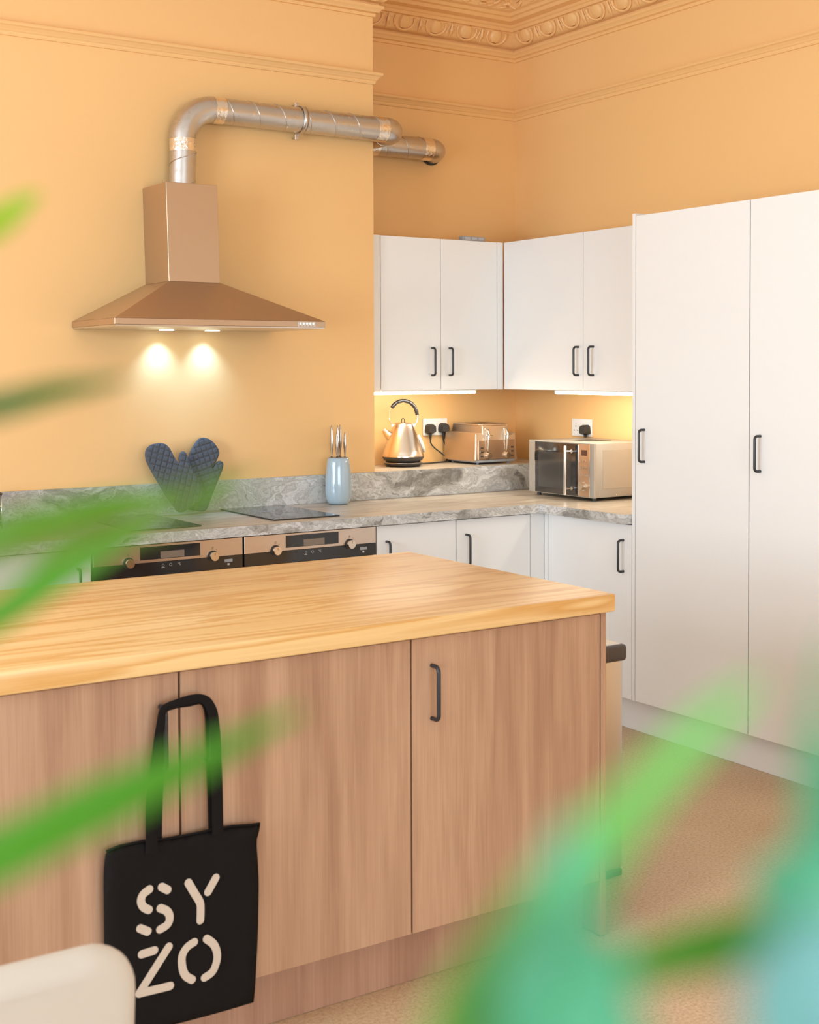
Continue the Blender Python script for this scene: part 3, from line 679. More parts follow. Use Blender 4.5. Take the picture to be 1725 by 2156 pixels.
for tx in (T0+.066, T0+.181):
    bm = bmn(); tube(bm, [(tx-.021, TY0-.020, TZ+.141), (tx-.010, TY0-.018, TZ+.145), (tx, TY0-.016, TZ+.146), (tx+.012, TY0-.018, TZ+.145), (tx+.022, TY0-.020, TZ+.141)], [.002, .0035, .005, .0035, .002], 8); cyl(bm, (tx, TY0+.006, TZ+.146), (tx, TY0-.017, TZ+.146), .003, 8)
    tube(bm, [(tx, TY0-.010, TZ+.170), (tx, TY0-.016, TZ+.146), (tx, TY0-.010, TZ+.075), (tx, TY0-.006, TZ+.062)], [.003, .006, .005, .002], 10)
    link('lever', bm, m_chrome, toa, smooth=True)
    bm = bmn(); tube(bm, arc((tx-.006, TY0-.004, TZ+.168), .011, 0, PI, 10, (1, 0, 0), (0, 0, 1)), .0016, 6); link('lever_guard', bm, m_chrome, toa, smooth=True)
    bm = bmn(); cyl(bm, (tx+.002, TY0-.0028, TZ+.043), (tx+.002, TY0-.008, TZ+.043), .0175, 24); cyl(bm, (tx+.002, TY0-.008, TZ+.043), (tx+.002, TY0-.022, TZ+.043), .0135, 24); link('browning_knob', bm, m_chrome2, toa, auto=30)
for bx in (T0+.031, T0+.216):
    for k in range(3):
        bm = bmn(); bz = TZ+.040+k*.0205
        box(bm, bx-.0105, bx+.0105, TY0-.0055, TY0-.003, bz-.0045, bz+.0045, .001, 1, 0); box(bm, bx-.008, bx+.008, TY0-.0062, TY0-.0054, bz-.0025, bz+.0025, mi=1); link('push_button', bm, [m_chrome, m_dark], toa)
for k, tx in enumerate((T0+.06, T0+.098, T0+.151, T0+.189)):
    bm = bmn(); box(bm, tx-.010, tx+.010, TY0+.045, TY1-.045, TZ+.1968, TZ+.1975); link('bread_slot', bm, m_dark, toa)
bm = bmn(); box(bm, T0+.035, T1-.035, TY0+.03, TY1-.03, TZ+.190, TZ+.1970, .002, 2); link('top_plate', bm, m_toaster, toa, auto=30)
for fx, fy in ((T0+.03, TY0+.03), (T1-.03, TY0+.03), (T0+.03, TY1-.03), (T1-.03, TY1-.03)):
    bm = bmn(); cyl(bm, (fx, fy, TZ), (fx, fy, TZ+.010), .007, 12); link('foot', bm, m_grey, toa)

# ------------------------------------------------------------------ microwave
MX, MY0, MY1, MZ0, MZ1 = 3.900, 4.447, 4.909, .924, 1.168
mw = empty('microwave_oven', (4.07, 4.68, .91), 'champagne coloured microwave with dark glass door on the worktop', 'microwave')
bm = bmn(); box(bm, MX+.012, 4.252, MY0+.002, MY1-.002, MZ0+.001, MZ1-.001, .004, 2); link('body', bm, m_mwbody, mw, auto=30)
bm = bmn(); box(bm, MX+.052, 4.20, MY0+.0002, MY0+.0025, MZ0+.040, MZ1-.030, .0008, 1); link('side_panel', bm, m_mwbody, mw)
bm = bmn(); box(bm, MX, MX+.014, MY0, MY1, MZ0, MZ1, .002, 2); link('front_frame', bm, m_mwbody, mw)
bm = bmn(); box(bm, MX-.003, MX-.0002, 4.5535, 4.858, MZ0+.004, MZ1-.006, .001, 1); dr = link('door', bm, m_mw_glass, mw)
for ya_, yb_ in ((4.8585, 4.862), (4.549, 4.553), (4.473, 4.477)):
    bm = bmn(); box(bm, MX-.0032, MX-.0004, ya_, yb_, MZ0+.002, MZ1-.004); link('chrome_trim', bm, m_chrome, mw)
bm = bmn(); box(bm, MX-.0036, MX-.0031, 4.60, 4.835, MZ0+.03, MZ1-.05); link('door_window', bm, mat('dark_perforated_window', (.06, .055, .05), .1, spec=.8), dr)
bm = bmn(); box(bm, MX-.0028, MX-.0002, 4.4775, 4.5485, MZ0+.004, MZ1-.006); cp = link('control_panel', bm, m_gold, mw)
bm = bmn(); box(bm, MX-.0036, MX-.0029, 4.492, 4.530, MZ0+.188, MZ0+.213); link('display', bm, mat('dark_red_display', (.10, .045, .035), .2), cp)
for k in range(2):
    for q in range(3):
        by = 4.533-q*.018; bz = MZ0+.136+k*.028
        bm = bmn(); cyl(bm, (MX-.0029, by, bz), (MX-.0065, by, bz), .0055, 14); link('button', bm, m_chrome2, cp, auto=30)
bm = bmn(); box(bm, MX-.004, MX-.0029, 4.523, 4.537, MZ0+.098, MZ0+.103); link('slim_button', bm, m_chrome, cp)
bm = bmn(); box(bm, MX-.004, MX-.0029, 4.492, 4.508, MZ0+.098, MZ0+.103); link('slim_button', bm, m_chrome, cp)
bm = bmn(); cyl(bm, (MX-.0029, 4.512, MZ0+.052), (MX-.007, 4.512, MZ0+.052), .021, 28); kn = link('dial', bm, m_chrome, cp, auto=30)
bm = bmn(); cyl(bm, (MX-.007, 4.512, MZ0+.052), (MX-.026, 4.512, MZ0+.052), .0165, 28); link('dial_cap', bm, m_chrome2, kn, auto=30)
bm = bmn(); cyl(bm, (MX-.038, 4.60, MZ0+.008), (MX-.038, 4.60, MZ1-.014), .008, 20)
for hz_ in (MZ0+.036, MZ1-.040):
    cyl(bm, (MX-.038, 4.60, hz_), (MX-.003, 4.590, hz_), .0042, 12); cyl(bm, (MX-.010, 4.592, hz_), (MX-.003, 4.590, hz_), .0095, 16)
link('door_handle', bm, m_chrome, mw, smooth=True, auto=35)
bm = bmn()
for k in range(7): box(bm, 4.02, 4.16, 4.62+k*.022, 4.63+k*.022, MZ1-.0012, MZ1-.0004)
link('vent_slots', bm, m_dark, mw)
for sx_ in (3.93, 4.03, 4.13):
    bm = bmn(); cyl(bm, (sx_, MY0+.0025, MZ0+.012), (sx_, MY0-.001, MZ0+.012), .003, 8); link('case_screw', bm, m_chrome, mw)
for fx, fy in ((3.93, 4.48), (3.93, 4.87), (4.22, 4.48), (4.22, 4.87)):
    bm = bmn(); cyl(bm, (fx, fy, .9105), (fx, fy, MZ0+.002), .010, 14); link('foot', bm, m_dark, mw)

# ------------------------------------------------------------------ knife block
kx_, ky_ = 2.93, 5.03
kb = empty('knife_block', (kx_, ky_, .9105), 'pale blue glossy knife block with steel knives beside the hob', 'knife block')
bm = bmn()
prof = [(0, 0), (.040, 0), (.047, .004), (.054, .020), (.0585, .045), (.0590, .07), (.058, .11), (.055, .15), (.051, .185), (.048, .200), (.045, .203), (0, .203)]
lathe(bm, prof, (kx_, ky_, .9105), 36, sq=(1.0, .92)); link('holder', bm, m_knife, kb, smooth=True, auto=40)
bm = bmn(); lathe(bm, [(0, .2032), (.043, .2032), (.043, .2045), (0, .2045)], (kx_, ky_, .9105), 30); link('slotted_insert', bm, m_grey, kb)
kn_specs = [(-.026, .018, .142, 1), (-.012, -.012, .110, .8), (.002, .010, .140, 1), (.018, .022, .143, 1.05), (.030, -.010, .112, .8)]
for i, (dx, dy, hgt, sc_) in enumerate(kn_specs):
    b0 = Vector((kx_+dx, ky_+dy*.7, .9105+.2047)); bm = bmn()
    pts = [b0+Vector((0, 0, hgt*t)) for t in (0, .06, .2, .4, .6, .8, .93, 1)]
    tube(bm, pts, [.0055*sc_, .0048*sc_, .0075*sc_, .0112*sc_, .0110*sc_, .0082*sc_, .0058*sc_, .002], 14, flat=.6)
    lab = ['steel-handled knife at the left of the pale blue block', 'shorter steel-handled knife second from left in the pale blue block', 'steel-handled knife in the middle of the pale blue block', 'tallest steel-handled knife, second from right in the pale blue block', 'shorter steel-handled knife at the right of the pale blue block'][i]
    tag(link('kitchen_knife', bm, mat('polished_knife_steel', (.55, .50, .46), .15, 1) if i == 0 else bpy.data.materials['polished_knife_steel'], smooth=True), lab, 'knife', 'steel knives in the knife block')

# ------------------------------------------------------------------ oven mitts
M1 = [(2.0391, 0.2579), (2.0495, 0.2801), (2.0722, 0.2941), (2.1107, 0.2984), (2.1341, 0.293), (2.1492, 0.2765), (2.1626, 0.244), (2.1747, 0.2207), (2.1844, 0.21), (2.1831, 0.2204), (2.1826, 0.2318), (2.1903, 0.2544), (2.207, 0.2625), (2.2216, 0.2509), (2.2264, 0.2277), (2.2388, 0.1836), (2.2626, 0.132), (2.2818, 0.0599), (2.2272, 0.0312), (2.161, 0.0006), (2.1326, 0.0482), (2.1098, 0.081), (2.0863, 0.1296), (2.0626, 0.1758), (2.0415, 0.224)]
M2 = [(2.2398, 0.2354), (2.2646, 0.2782), (2.292, 0.3073), (2.3123, 0.3118), (2.3393, 0.3058), (2.3649, 0.284), (2.3832, 0.2507), (2.3775, 0.23), (2.3569, 0.1983), (2.3393, 0.178), (2.3512, 0.1916), (2.3653, 0.2072), (2.3833, 0.2111), (2.3973, 0.1989), (2.3898, 0.1736), (2.3598, 0.1217), (2.3175, 0.0433), (2.2983, 0.0006), (2.2523, 0.0061), (2.2021, 0.0183), (2.2195, 0.1037), (2.2367, 0.1599), (2.2335, 0.2058)]
def pip(x, y, P):
    c = False; j = len(P)-1
    for i in range(len(P)):
        if (P[i][1] > y) != (P[j][1] > y) and x < (P[j][0]-P[i][0])*(y-P[i][1])/(P[j][1]-P[i][1])+P[i][0]: c = not c
        j = i
    return c
def edist(x, y, P):
    best = 9
    for i in range(len(P)):
        ax, ay = P[i]; bx, by = P[(i+1) % len(P)]; dx, dy = bx-ax, by-ay; t = max(0, min(1, ((x-ax)*dx+(y-ay)*dy)/(dx*dx+dy*dy+1e-12)))
        best = min(best, math.hypot(x-ax-t*dx, y-ay-t*dy))
    return best
def cushion(outline, tf, thick, quilt=None, qdepth=.0048, step=.0045, it=2, rim=.014):
    """closed puffed cloth body from an outline: filled grid triangulated, both sides inflated"""
    P = smooth_closed(outline, it); bm = bmn()
    bv = [bm.verts.new((x, z, 0)) for x, z in P]
    es = [bm.edges.new((bv[i], bv[(i+1) % len(bv)])) for i in range(len(bv))]
    r = bmesh.ops.triangle_fill(bm, edges=es, use_beauty=True, use_dissolve=False)
    for _ in range(8):
        long = [e for e in bm.edges if e.calc_length() > step*1.6 and not e.is_boundary]
        if not long: break
        bmesh.ops.subdivide_edges(bm, edges=long, cuts=1, use_grid_fill=False); bmesh.ops.triangulate(bm, faces=bm.faces)
        bmesh.ops.beautify_fill(bm, faces=bm.faces, edges=[e for e in bm.edges if not e.is_boundary])
    pos = {}
    for v_ in bm.verts:
        x, z = v_.co.x, v_.co.y; d = 0 if v_.is_boundary else edist(x, z, P)
        h = thick*math.sqrt(max(0, 1-(1-min(1, d/rim))**2))
        if quilt and d > .006: h -= qdepth*quilt(x, z)
        pos[v_] = (x, z, max(h, .0008) if not v_.is_boundary else 0)
    bm.verts.ensure_lookup_table(); faces = [tuple(f.verts) for f in bm.faces]
    out = bmn(); fr = {}; bk = {}
    for v_, (x, z, h) in pos.items():
        fr[v_] = out.verts.new(tf(x, z, h)); bk[v_] = fr[v_] if v_.is_boundary else out.verts.new(tf(x, z, -h*.7))
    for f in faces:
        out.faces.new([fr[q] for q in f])
        try: out.faces.new([bk[q] for q in reversed(f)])
        except ValueError: pass
    bm.free(); bmesh.ops.recalc_face_normals(out, faces=out.faces); return out
def mitt_tf(y0, y1):
    k = (y1-y0)/(1.27-.914); L = math.hypot(1, k)
    def tf(x, s_, h): return Vector((x, y0+s_*k/L-h/L, .9145+s_/L+h*k/L))
    return tf
def quilt_fn(ang1, ang2, sp, x0, z0):
    def q(x, z):
        v_ = 0
        for a in (ang1, ang2):
            d = (x-x0)*math.cos(a)+(z-z0)*math.sin(a); d = abs((d/sp) % 1-.5)*sp; d = sp/2-d
            v_ = max(v_, math.exp(-(d/.0022)**2))
        return v_
    return q
bm = cushion(M1, mitt_tf(4.995, 5.075), .011, quilt_fn(math.radians(-20), math.radians(72), .024, 2.1, .2), step=.0032)
tag(link('oven_mitt', bm, m_mitt, smooth=True), 'slate blue quilted oven mitt leaning left, in front of the other', 'oven mitt', 'pair of crossed oven mitts')
bm = cushion(M2, mitt_tf(5.03, 5.100), .011, quilt_fn(math.radians(15), math.radians(105), .024, 2.3, .25), step=.0032)
tag(link('oven_mitt', bm, m_mitt, smooth=True), 'slate blue quilted oven mitt leaning right, behind the other', 'oven mitt', 'pair of crossed oven mitts')

# ------------------------------------------------------------------ glass coffee press at the left edge
J = (1.397, 5.0, .9105)
jar = empty('coffee_press', J, 'metal-framed glass jug with dark lid at the left end of the worktop', 'jug')
bm = bmn(); lathe(bm, [(0, .006), (.044, .006), (.045, .01), (.045, .125), (.043, .125), (.043, .010), (0, .009)], J, 32); link('glass', bm, m_clear, jar, smooth=True, auto=40)
bm = bmn(); lathe(bm, [(0, .0105), (.0425, .0105), (.0425, .10), (0, .10)], J, 32); link('contents', bm, m_coffee, jar, smooth=True, auto=40)
bm = bmn(); lathe(bm, [(0, .127), (.052, .127), (.053, .131), (.04, .138), (0, .140)], J, 32); link('lid', bm, m_dark, jar, smooth=True, auto=40)
bm = bmn()
for a in range(4):
    t = a*PI/2-.45; ca, sa = math.cos(t), math.sin(t); tube(bm, [(J[0]+.0485*ca, J[1]+.0485*sa, J[2]), (J[0]+.0485*ca, J[1]+.0485*sa, J[2]+.126)], .003, 8)
for z in (.03, .085): tube(bm, arc((J[0], J[1], J[2]+z), .0475, 0, 2*PI, 32, (1, 0, 0), (0, 1, 0)), .002, 6, False)
link('metal_frame', bm, m_chrome, jar, smooth=True)

# ------------------------------------------------------------------ island
IX1 = 2.331; IFY = 2.61
bm = bmn(); box(bm, -.08, 2.35, 2.594, 3.581, .8632, .91, .004, 3)
tag(link('island_worktop', bm, m_pine, auto=30), 'thick varnished pine worktop of the kitchen island', 'worktop')
gI = 'oak-effect island cabinets'
for d0, d1, hx, lab in ((1.718, 2.311, 1.776, 'oak-effect island cabinet at the right end with a black bar handle'), (1.127, 1.716, 1.186, 'oak-effect island cabinet in the middle, the tote bag strap hooked over its handle'), (.535, 1.125, 1.082, 'oak-effect island cabinet at the left, behind the tote bag and chair'), (-.06, .533, -.01, 'oak-effect island cabinet beyond the left edge of the photo')):
    cabinet('island_cabinet', lab, gI, 'y', d0, d1, IFY, 3.40, .15, .862, [(d0, d1, hx)], m_oak, m_oak, hz=.727)
bm = bmn(); box(bm, 2.3130, IX1, IFY, 3.45, .003, .8625, .0008, 1); tag(link('island_end_panel', bm, m_oak), 'oak-effect end panel closing the right side of the island', 'panel')
bm = bmn(); box(bm, -.06, 2.3125, 2.68, 2.697, .001, .149); tag(link('island_plinth_board', bm, m_oak2), 'oak-effect plinth under the front of the island', 'plinth')
bm = bmn(); box(bm, -.06, 2.3125, 3.402, 3.42, .003, .862); tag(link('island_back_panel', bm, m_oak), 'oak-effect back panel of the island facing the ovens', 'panel')

# ------------------------------------------------------------------ tote bag
bag = empty('tote_bag', (1.12, 2.585, .115), 'black canvas tote bag with cream letters hanging from the island handles', 'bag')
BO = [(0.9518, 0.5157), (0.9805, 0.522), (1.0312, 0.5222), (1.083, 0.5154), (1.1435, 0.514), (1.1938, 0.5149), (1.2371, 0.5127), (1.2771, 0.5071), (1.3046, 0.5063), (1.3052, 0.5043), (1.3012, 0.4847), (1.2949, 0.4675), (1.2985, 0.4149), (1.3002, 0.3701), (1.2972, 0.2669), (1.2925, 0.1938), (1.2902, 0.1572), (1.2857, 0.1119), (1.2833, 0.1095), (1.1548, 0.1107), (1.0786, 0.1137), (1.0192, 0.1154), (0.9684, 0.1168), (0.9433, 0.1189), (0.9452, 0.2124), (0.9458, 0.3164), (0.9459, 0.3856), (0.9457, 0.4548), (0.9479, 0.4889)]
def wr(x, z): return max(0, .5+.5*math.sin(x*38+z*9)*math.cos(z*22-x*6))
bm = cushion(BO, lambda x, z, h: Vector((x, 2.589-h, z)), .0085, wr, .0022, step=.014, it=1, rim=.03)
link('bag_body', bm, m_bag, bag, smooth=True)
bm = bmn(); tube(bm, [(x, 2.586, z) for x, z in [(0.9518, 0.5157), (0.9805, 0.521), (1.0312, 0.5212), (1.083, 0.5154), (1.1435, 0.514), (1.1938, 0.5149), (1.2371, 0.5127), (1.2771, 0.5071), (1.302, 0.5058)]], .0028, 8); link('top_hem', bm, m_bag, bag, smooth=True)
def ribbon(pts, ws, y, th=.0026):
    bm = bmn(); P = catmull([(x, 0, z) for x, z in pts], 5); n = len(P); m_ = len(pts)-1; A = []
    for i, p in enumerate(P):
        t = (P[min(i+1, n-1)]-P[max(i-1, 0)]).normalized(); nn = Vector((t.z, 0, -t.x)); f = i/(n-1)*m_; k = min(int(f), m_-1); wv = ws[k]+(ws[k+1]-ws[k])*(f-k)
        A.append([bm.verts.new((p.x+nn.x*s_*wv, y+yy, p.z+nn.z*s_*wv)) for s_, yy in ((-1, -th/2), (0, -th), (1, -th/2), (1, th/2), (-1, th/2))])
    for a, b_ in zip(A, A[1:]):
        for k in range(5): bm.faces.new((a[k], a[(k+1) % 5], b_[(k+1) % 5], b_[k]))
    bm.faces.new(A[0]); bm.faces.new(A[-1]); bmesh.ops.recalc_face_normals(bm, faces=bm.faces); return bm
S1 = [(1.0453, 0.4964), (1.0464, 0.5912), (1.0569, 0.6893), (1.0683, 0.7674), (1.076, 0.7943), (1.1038, 0.8023), (1.1361, 0.8068), (1.1633, 0.804), (1.1796, 0.7874), (1.1892, 0.7492), (1.1946, 0.6253), (1.1956, 0.5067)]
S2 = [(1.0661, 0.4985), (1.0693, 0.5937), (1.0789, 0.6928), (1.0841, 0.7775), (1.1035, 0.7918), (1.1413, 0.7924), (1.1686, 0.7926), (1.1805, 0.7684), (1.1843, 0.7062), (1.1913, 0.5144)]
link('strap', ribbon(S1, [.0125, .0125, .011, .009, .008, .0085, .009, .0085, .010, .0115, .0125, .0125], 2.5735), m_bag, bag, smooth=True, auto=60)
link('strap', ribbon(S2, [.009, .009, .007, .005, .006, .006, .006, .005, .006, .009], 2.592), m_bag, bag, smooth=True, auto=60)
LET = {'letter_s': [[(1.0413, 0.4189), (1.0276, 0.4114), (1.0227, 0.3985), (1.0281, 0.3851), (1.0397, 0.3761)], [(1.069, 0.4181), (1.0819, 0.4088)], [(1.0655, 0.3737), (1.0796, 0.3644), (1.0861, 0.3505), (1.0811, 0.3357), (1.0643, 0.3291)], [(1.0203, 0.3414), (1.0366, 0.3311)]],
       'letter_y': [[(1.1291, 0.4137), (1.1422, 0.3894), (1.1546, 0.3668), (1.1567, 0.352), (1.1557, 0.327)], [(1.1926, 0.4107), (1.1741, 0.384)]],
       'letter_z': [[(1.0233, 0.2863), (1.0508, 0.2875)], [(1.0832, 0.2873), (1.0168, 0.2054), (1.0853, 0.2032)]],
       'letter_o': [[(1.1411, 0.2831), (1.1238, 0.2755), (1.113, 0.2585), (1.1139, 0.2333), (1.1213, 0.2153), (1.1353, 0.2034)], [(1.1699, 0.2833), (1.1861, 0.2674), (1.1937, 0.2474), (1.1927, 0.2276), (1.1828, 0.2084), (1.1645, 0.2005)]]}
def stroke(bm, pts, w_, y):
    if len(pts) == 3:
        stroke(bm, pts[:2], w_, y); stroke(bm, pts[1:], w_, y-.0007); return
    P = [Vector((x, z)) for x, z in pts]
    if len(pts) > 3: P = [Vector((q.x, q.z)) for q in catmull([(x, 0, z) for x, z in pts], 5)]
    def nrm(i):
        t = (P[min(i+1, len(P)-1)]-P[max(i-1, 0)]).normalized(); return Vector((-t.y, t.x))
    def cap(c, n0, sg): return [c+(n0*math.cos(a)+Vector((n0.y, -n0.x))*math.sin(a))*w_ for a in [sg*0+PI*k/10 for k in range(1, 10)]]
    out = [P[i]+nrm(i)*w_ for i in range(len(P))]+cap(P[-1], nrm(len(P)-1), 1)+[P[i]-nrm(i)*w_ for i in range(len(P)-1, -1, -1)]+cap(P[0], -nrm(0), 1)
    A_ = [bm.verts.new((q.x, y, q.y)) for q in out]; B_ = [bm.verts.new((q.x, y+.0005, q.y)) for q in out]; n = len(out)
    bm.faces.new(A_); bm.faces.new(B_[::-1])
    for i in range(n): bm.faces.new((A_[i], B_[i], B_[(i+1) % n], A_[(i+1) % n]))
    bmesh.ops.recalc_face_normals(bm, faces=bm.faces)
for nme, strokes in LET.items():
    bm = bmn()
    for s_ in strokes: stroke(bm, s_, .0088, 2.5792)
    link(nme, bm, m_print, bag)

# ------------------------------------------------------------------ bin
bn = empty('pedal_bin', (2.52, 3.02, 0), 'tall brushed steel bin with dark lid at the right end of the island', 'bin')
bm = bmn(); box(bm, 2.37, 2.655, 2.895, 3.16, .02, .655, .012, 4); link('body', bm, m_steel, bn, smooth=True, auto=35)
bm = bmn(); box(bm, 2.362, 2.664, 2.887, 3.168, .641, .690, .012, 4); lid = link('lid', bm, m_bin_lid, bn, smooth=True, auto=35)
bm = bmn(); box(bm, 2.378, 2.650, 2.902, 3.152, .688, .6925, .002, 1); link('lid_reflection_plate', bm, m_binlidtop, lid)  # pale plate standing in for the ceiling mirrored in the lid
bm = bmn(); box(bm, 2.372, 2.653, 2.897, 3.158, .0, .021, .004, 2); link('foot_ring', bm, m_dark, bn)

# ------------------------------------------------------------------ chair
ch = empty('upholstered_chair', (.36, 1.80, 0), 'cream upholstered chair with rounded backrest at the bottom left', 'chair')
bm = bmn()
nx, nz = 16, 12; X0c, X1c, Z0c, Z1c = .135, .617, .42, .791
def rr_pt(u, v_):
    return u, v_
# rounded-corner backrest outline, inflated
OC = [(X0c, Z0c), (X0c, Z1c-.055), (X0c+.012, Z1c-.018), (X0c+.055, Z1c), (X1c-.055, Z1c), (X1c-.014, Z1c-.018), (X1c-.002, Z1c-.055), (X1c+.004, Z0c)]
def chtf(x, z, h):
    c = (x-(X0c+X1c)/2); return Vector((x, 1.565-.12*c*c*0+.35*(c*c)-h-.10*(z-.8), z))
bm.free(); bm = bmn(); CN = 8; rows_ = []
def sup(u, v_):      # superellipse slab: u, v in -1..1
    return u, v_
cxm, czm, hw_, hh_ = (X0c+X1c)/2, (Z0c+Z1c)/2, (X1c-X0c)/2, (Z1c-Z0c)/2
def outline_c(ins):
    r_ = .072-ins*.6; pts = []
    for (sx__, sz__, a0) in ((1, 1, 0), (-1, 1, PI/2), (-1, -1, PI), (1, -1, 1.5*PI)):
        cx__, cz__ = cxm+sx__*(hw_-ins-r_), czm+sz__*(hh_-ins-r_)
        pts += [(cx__+r_*math.cos(a0+PI/2*q/CN), cz__+r_*math.sin(a0+PI/2*q/CN)) for q in range(CN+1)]
    return pts
def chpt(x, z, y):
    c = x-cxm; return (x, 1.555+y+.35*c*c-.10*(z-.8), z)
for q in range(13):
    t = PI*q/12; rows_.append([bm.verts.new(chpt(x, z, -.028*math.cos(t))) for x, z in outline_c(.030*(1-math.sin(t)))])
for A_, B_ in zip(rows_, rows_[1:]):
    for i in range(len(A_)): bm.faces.new((A_[i], A_[(i+1) % len(A_)], B_[(i+1) % len(A_)], B_[i]))
bm.faces.new(rows_[0]); bm.faces.new(rows_[-1][::-1]); bmesh.ops.recalc_face_normals(bm, faces=bm.faces)
link('backrest', bm, m_chair, ch, smooth=True, auto=50)
bm = bmn(); box(bm, .14, .60, 1.60, 2.06, .42, .49, .025, 4); link('seat', bm, m_chair, ch, smooth=True, auto=50)
for lx, ly in ((.165, 1.635), (.575, 1.635), (.165, 2.03), (.575, 2.03)):
    bm = bmn(); tube(bm, [(lx, ly, .421), (lx+(lx-.37)*.08, ly+(ly-1.83)*.08, 0)], [.017, .011], 14); link('leg', bm, m_bark, ch, smooth=True)

# ------------------------------------------------------------------ foreground houseplants
def leaf_bm(pts, hw, fold=.25, n=6, base=.35):
    P = catmull(pts, n); m_ = len(P); bm = bmn(); rows = []
    view = Vector((0, 0, 1.5))
    for i, p in enumerate(P):
        t = (P[min(i+1, m_-1)]-P[max(i-1, 0)]).normalized(); f = i/(m_-1)
        side = t.cross(Vector((0, 0, 1))); 
        if side.length < .05: side = Vector((1, 0, 0))
        side.normalize(); upv = side.cross(t).normalized(); side = (side*.25+upv*.97).normalized(); nrm = t.cross(side).normalized()
        wv = hw*(base+(1-base)*min(1, f/.35))*(1-max(0, (f-.55)/.45)**1.8)+.0003
        rows.append([bm.verts.new(p+side*wv*s_+nrm*abs(s_)*wv*fold) for s_ in (-1, -.5, 0, .5, 1)])
    for a, b_ in zip(rows, rows[1:]):
        for k in range(4): bm.faces.new((a[k], a[k+1], b_[k+1], b_[k]))
    return bm
def leaf(root, pts, hw, m, **k):
    o = link('leaf', leaf_bm(pts, hw, **k), m, root, smooth=True); s_ = o.modifiers.new('s', 'SOLIDIFY'); s_.thickness = .0004; return o
def in_view(p, margin=260):
    q = Vector(p)-Vector((0, 0, 1.5)); z = q.dot(fw)
    if q.length < .09: return True
    if z < .02: return False
    u = 862.5+CAM_F*q.dot(r2)/z; v_ = CAM_CY-CAM_F*q.dot(u2)/z
    return -margin < u < 1725+margin and -margin-200 < v_ < 2156+margin
def plant(x, y, crown, label, nleaf, seed):
    root = empty('dracaena_plant', (x, y, 0), label, 'plant')
    bm = bmn(); lathe(bm, [(0, 0), (.10, 0), (.115, .02), (.145, .26), (.15, .28), (.14, .28), (.13, .25), (0, .25)], (x, y, 0), 36); pt = link('pot', bm, m_pot, root, smooth=True, auto=40)
    bm = bmn(); lathe(bm, [(0, .251), (.125, .251), (.125, .256), (0, .262)], (x, y, 0), 24); link('soil', bm, m_soil, pt)
    bm = bmn(); tube(bm, catmull([(x, y, .25), (x+.02, y-.01, .6), (x-.01, y+.01, 1.0), crown], 6), .012, 12); link('cane', bm, m_bark, root, smooth=True)
    rr = random.Random(seed); made = 0; tries = 0; c = Vector(crown)
    while made < nleaf and tries < 600:
        tries += 1; a = rr.uniform(0, 2*PI); L = rr.uniform(.28, .42); e = rr.uniform(.1, 1.1)
        d = Vector((math.cos(a), math.sin(a), 0))
        pts = [c+Vector((0, 0, rr.uniform(-.06, 0))), c+d*L*.35*math.cos(e)+Vector((0, 0, L*.35*math.sin(e))), c+d*L*.75*math.cos(e*.7)+Vector((0, 0, L*(.55*math.sin(e)-.05))), c+d*L*math.cos(e*.4)+Vector((0, 0, L*(.5*math.sin(e)-.25)))]
        if any(in_view(q) for q in catmull(pts, 6)): continue
        leaf(root, pts, rr.uniform(.006, .009), m_leaf); made += 1
    return root
LC = (-.10, .33, 1.36); RC = (.175, .02, 1.36)
pl = plant(-.10, .33, LC, 'tall green houseplant whose long blurred leaves reach in from the left', 16, 5)
pr = plant(.175, .02, RC, 'tall green houseplant whose blurred leaves fill the bottom right corner', 16, 9)
def at_px(*ps): return [Vector((0, 0, 1.5))+(fw+r2*((u-862.5)/CAM_F)-u2*((v_-CAM_CY)/CAM_F))*d for u, v_, d in ps]
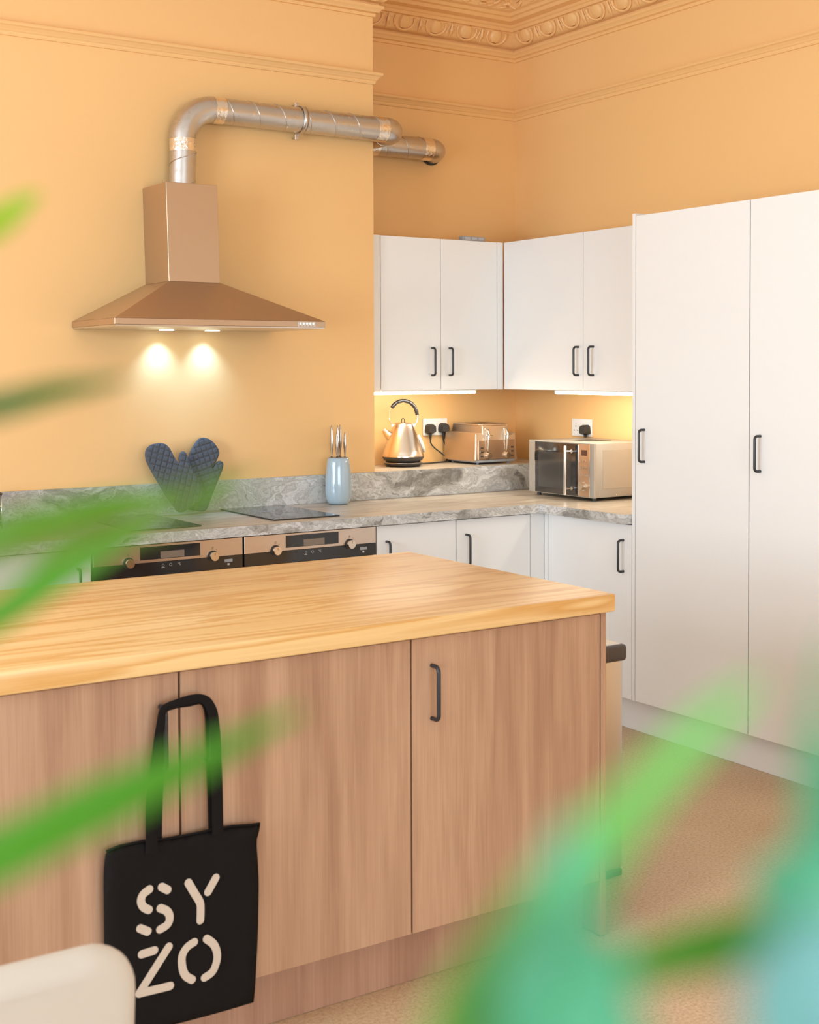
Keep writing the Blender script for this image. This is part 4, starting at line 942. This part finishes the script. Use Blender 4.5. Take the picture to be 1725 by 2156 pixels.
leaf(pl, [LC]+at_px((-700, 1150, .25), (-350, 700, .25), (-100, 520, .25), (0, 462, .25), (45, 430, .25), (85, 405, .25)), .0030, m_leaflime)
leaf(pl, [LC]+at_px((-900, 1300, .2), (-450, 980, .2), (-150, 885, .2), (0, 852, .2), (100, 825, .205), (180, 812, .21), (265, 797, .215)), .0019, m_leafdk)
leaf(pl, [LC]+at_px((-700, 1500, .19), (-300, 1240, .195), (0, 1112, .20), (120, 1078, .21), (230, 1050, .22), (360, 1030, .23)), .0018, m_leaf)
leaf(pl, [LC]+at_px((-700, 1700, .19), (-250, 1430, .2), (0, 1285, .21), (120, 1205, .215), (250, 1130, .22), (350, 1075, .225), (480, 1000, .23)), .0027, m_leaf)
leaf(pl, [LC]+at_px((-700, 1500, .12), (-300, 1270, .12), (0, 1160, .125), (150, 1120, .13), (300, 1080, .13), (430, 1045, .135), (560, 1010, .14)), .0017, m_leafolive)
leaf(pl, [LC]+at_px((-800, 2150, .15), (-300, 1900, .155), (0, 1785, .16), (150, 1710, .165), (300, 1645, .17), (450, 1580, .175), (640, 1490, .18)), .0040, m_leaf)
leaf(pr, [RC]+at_px((1500, 3300, .10), (850, 2500, .105), (930, 2220, .11), (1080, 1980, .112), (1270, 1740, .115), (1440, 1560, .12), (1600, 1430, .12)), .0044, m_leafpale)
leaf(pr, [RC]+at_px((2100, 2300, .12), (1850, 2000, .12), (1715, 1780, .12), (1680, 1640, .125), (1700, 1500, .13), (1740, 1330, .135)), .0064, m_leafteal)
leaf(pr, [RC]+at_px((2200, 2150, .14), (1900, 1960, .14), (1700, 1955, .14), (1500, 1995, .14), (1400, 2020, .14), (1250, 2060, .14), (1050, 2140, .14)), .0024, m_leaf)
leaf(pr, [RC]+at_px((2200, 2500, .095), (1900, 2150, .095), (1720, 2090, .095), (1670, 2250, .095), (1560, 2500, .095)), .0046, m_leafblue)
leaf(pr, [RC]+at_px((2100, 3100, .10), (1500, 2700, .10), (1250, 2350, .10), (1190, 2130, .10), (1180, 1900, .10), (1200, 1720, .10)), .0058, m_leafteal)
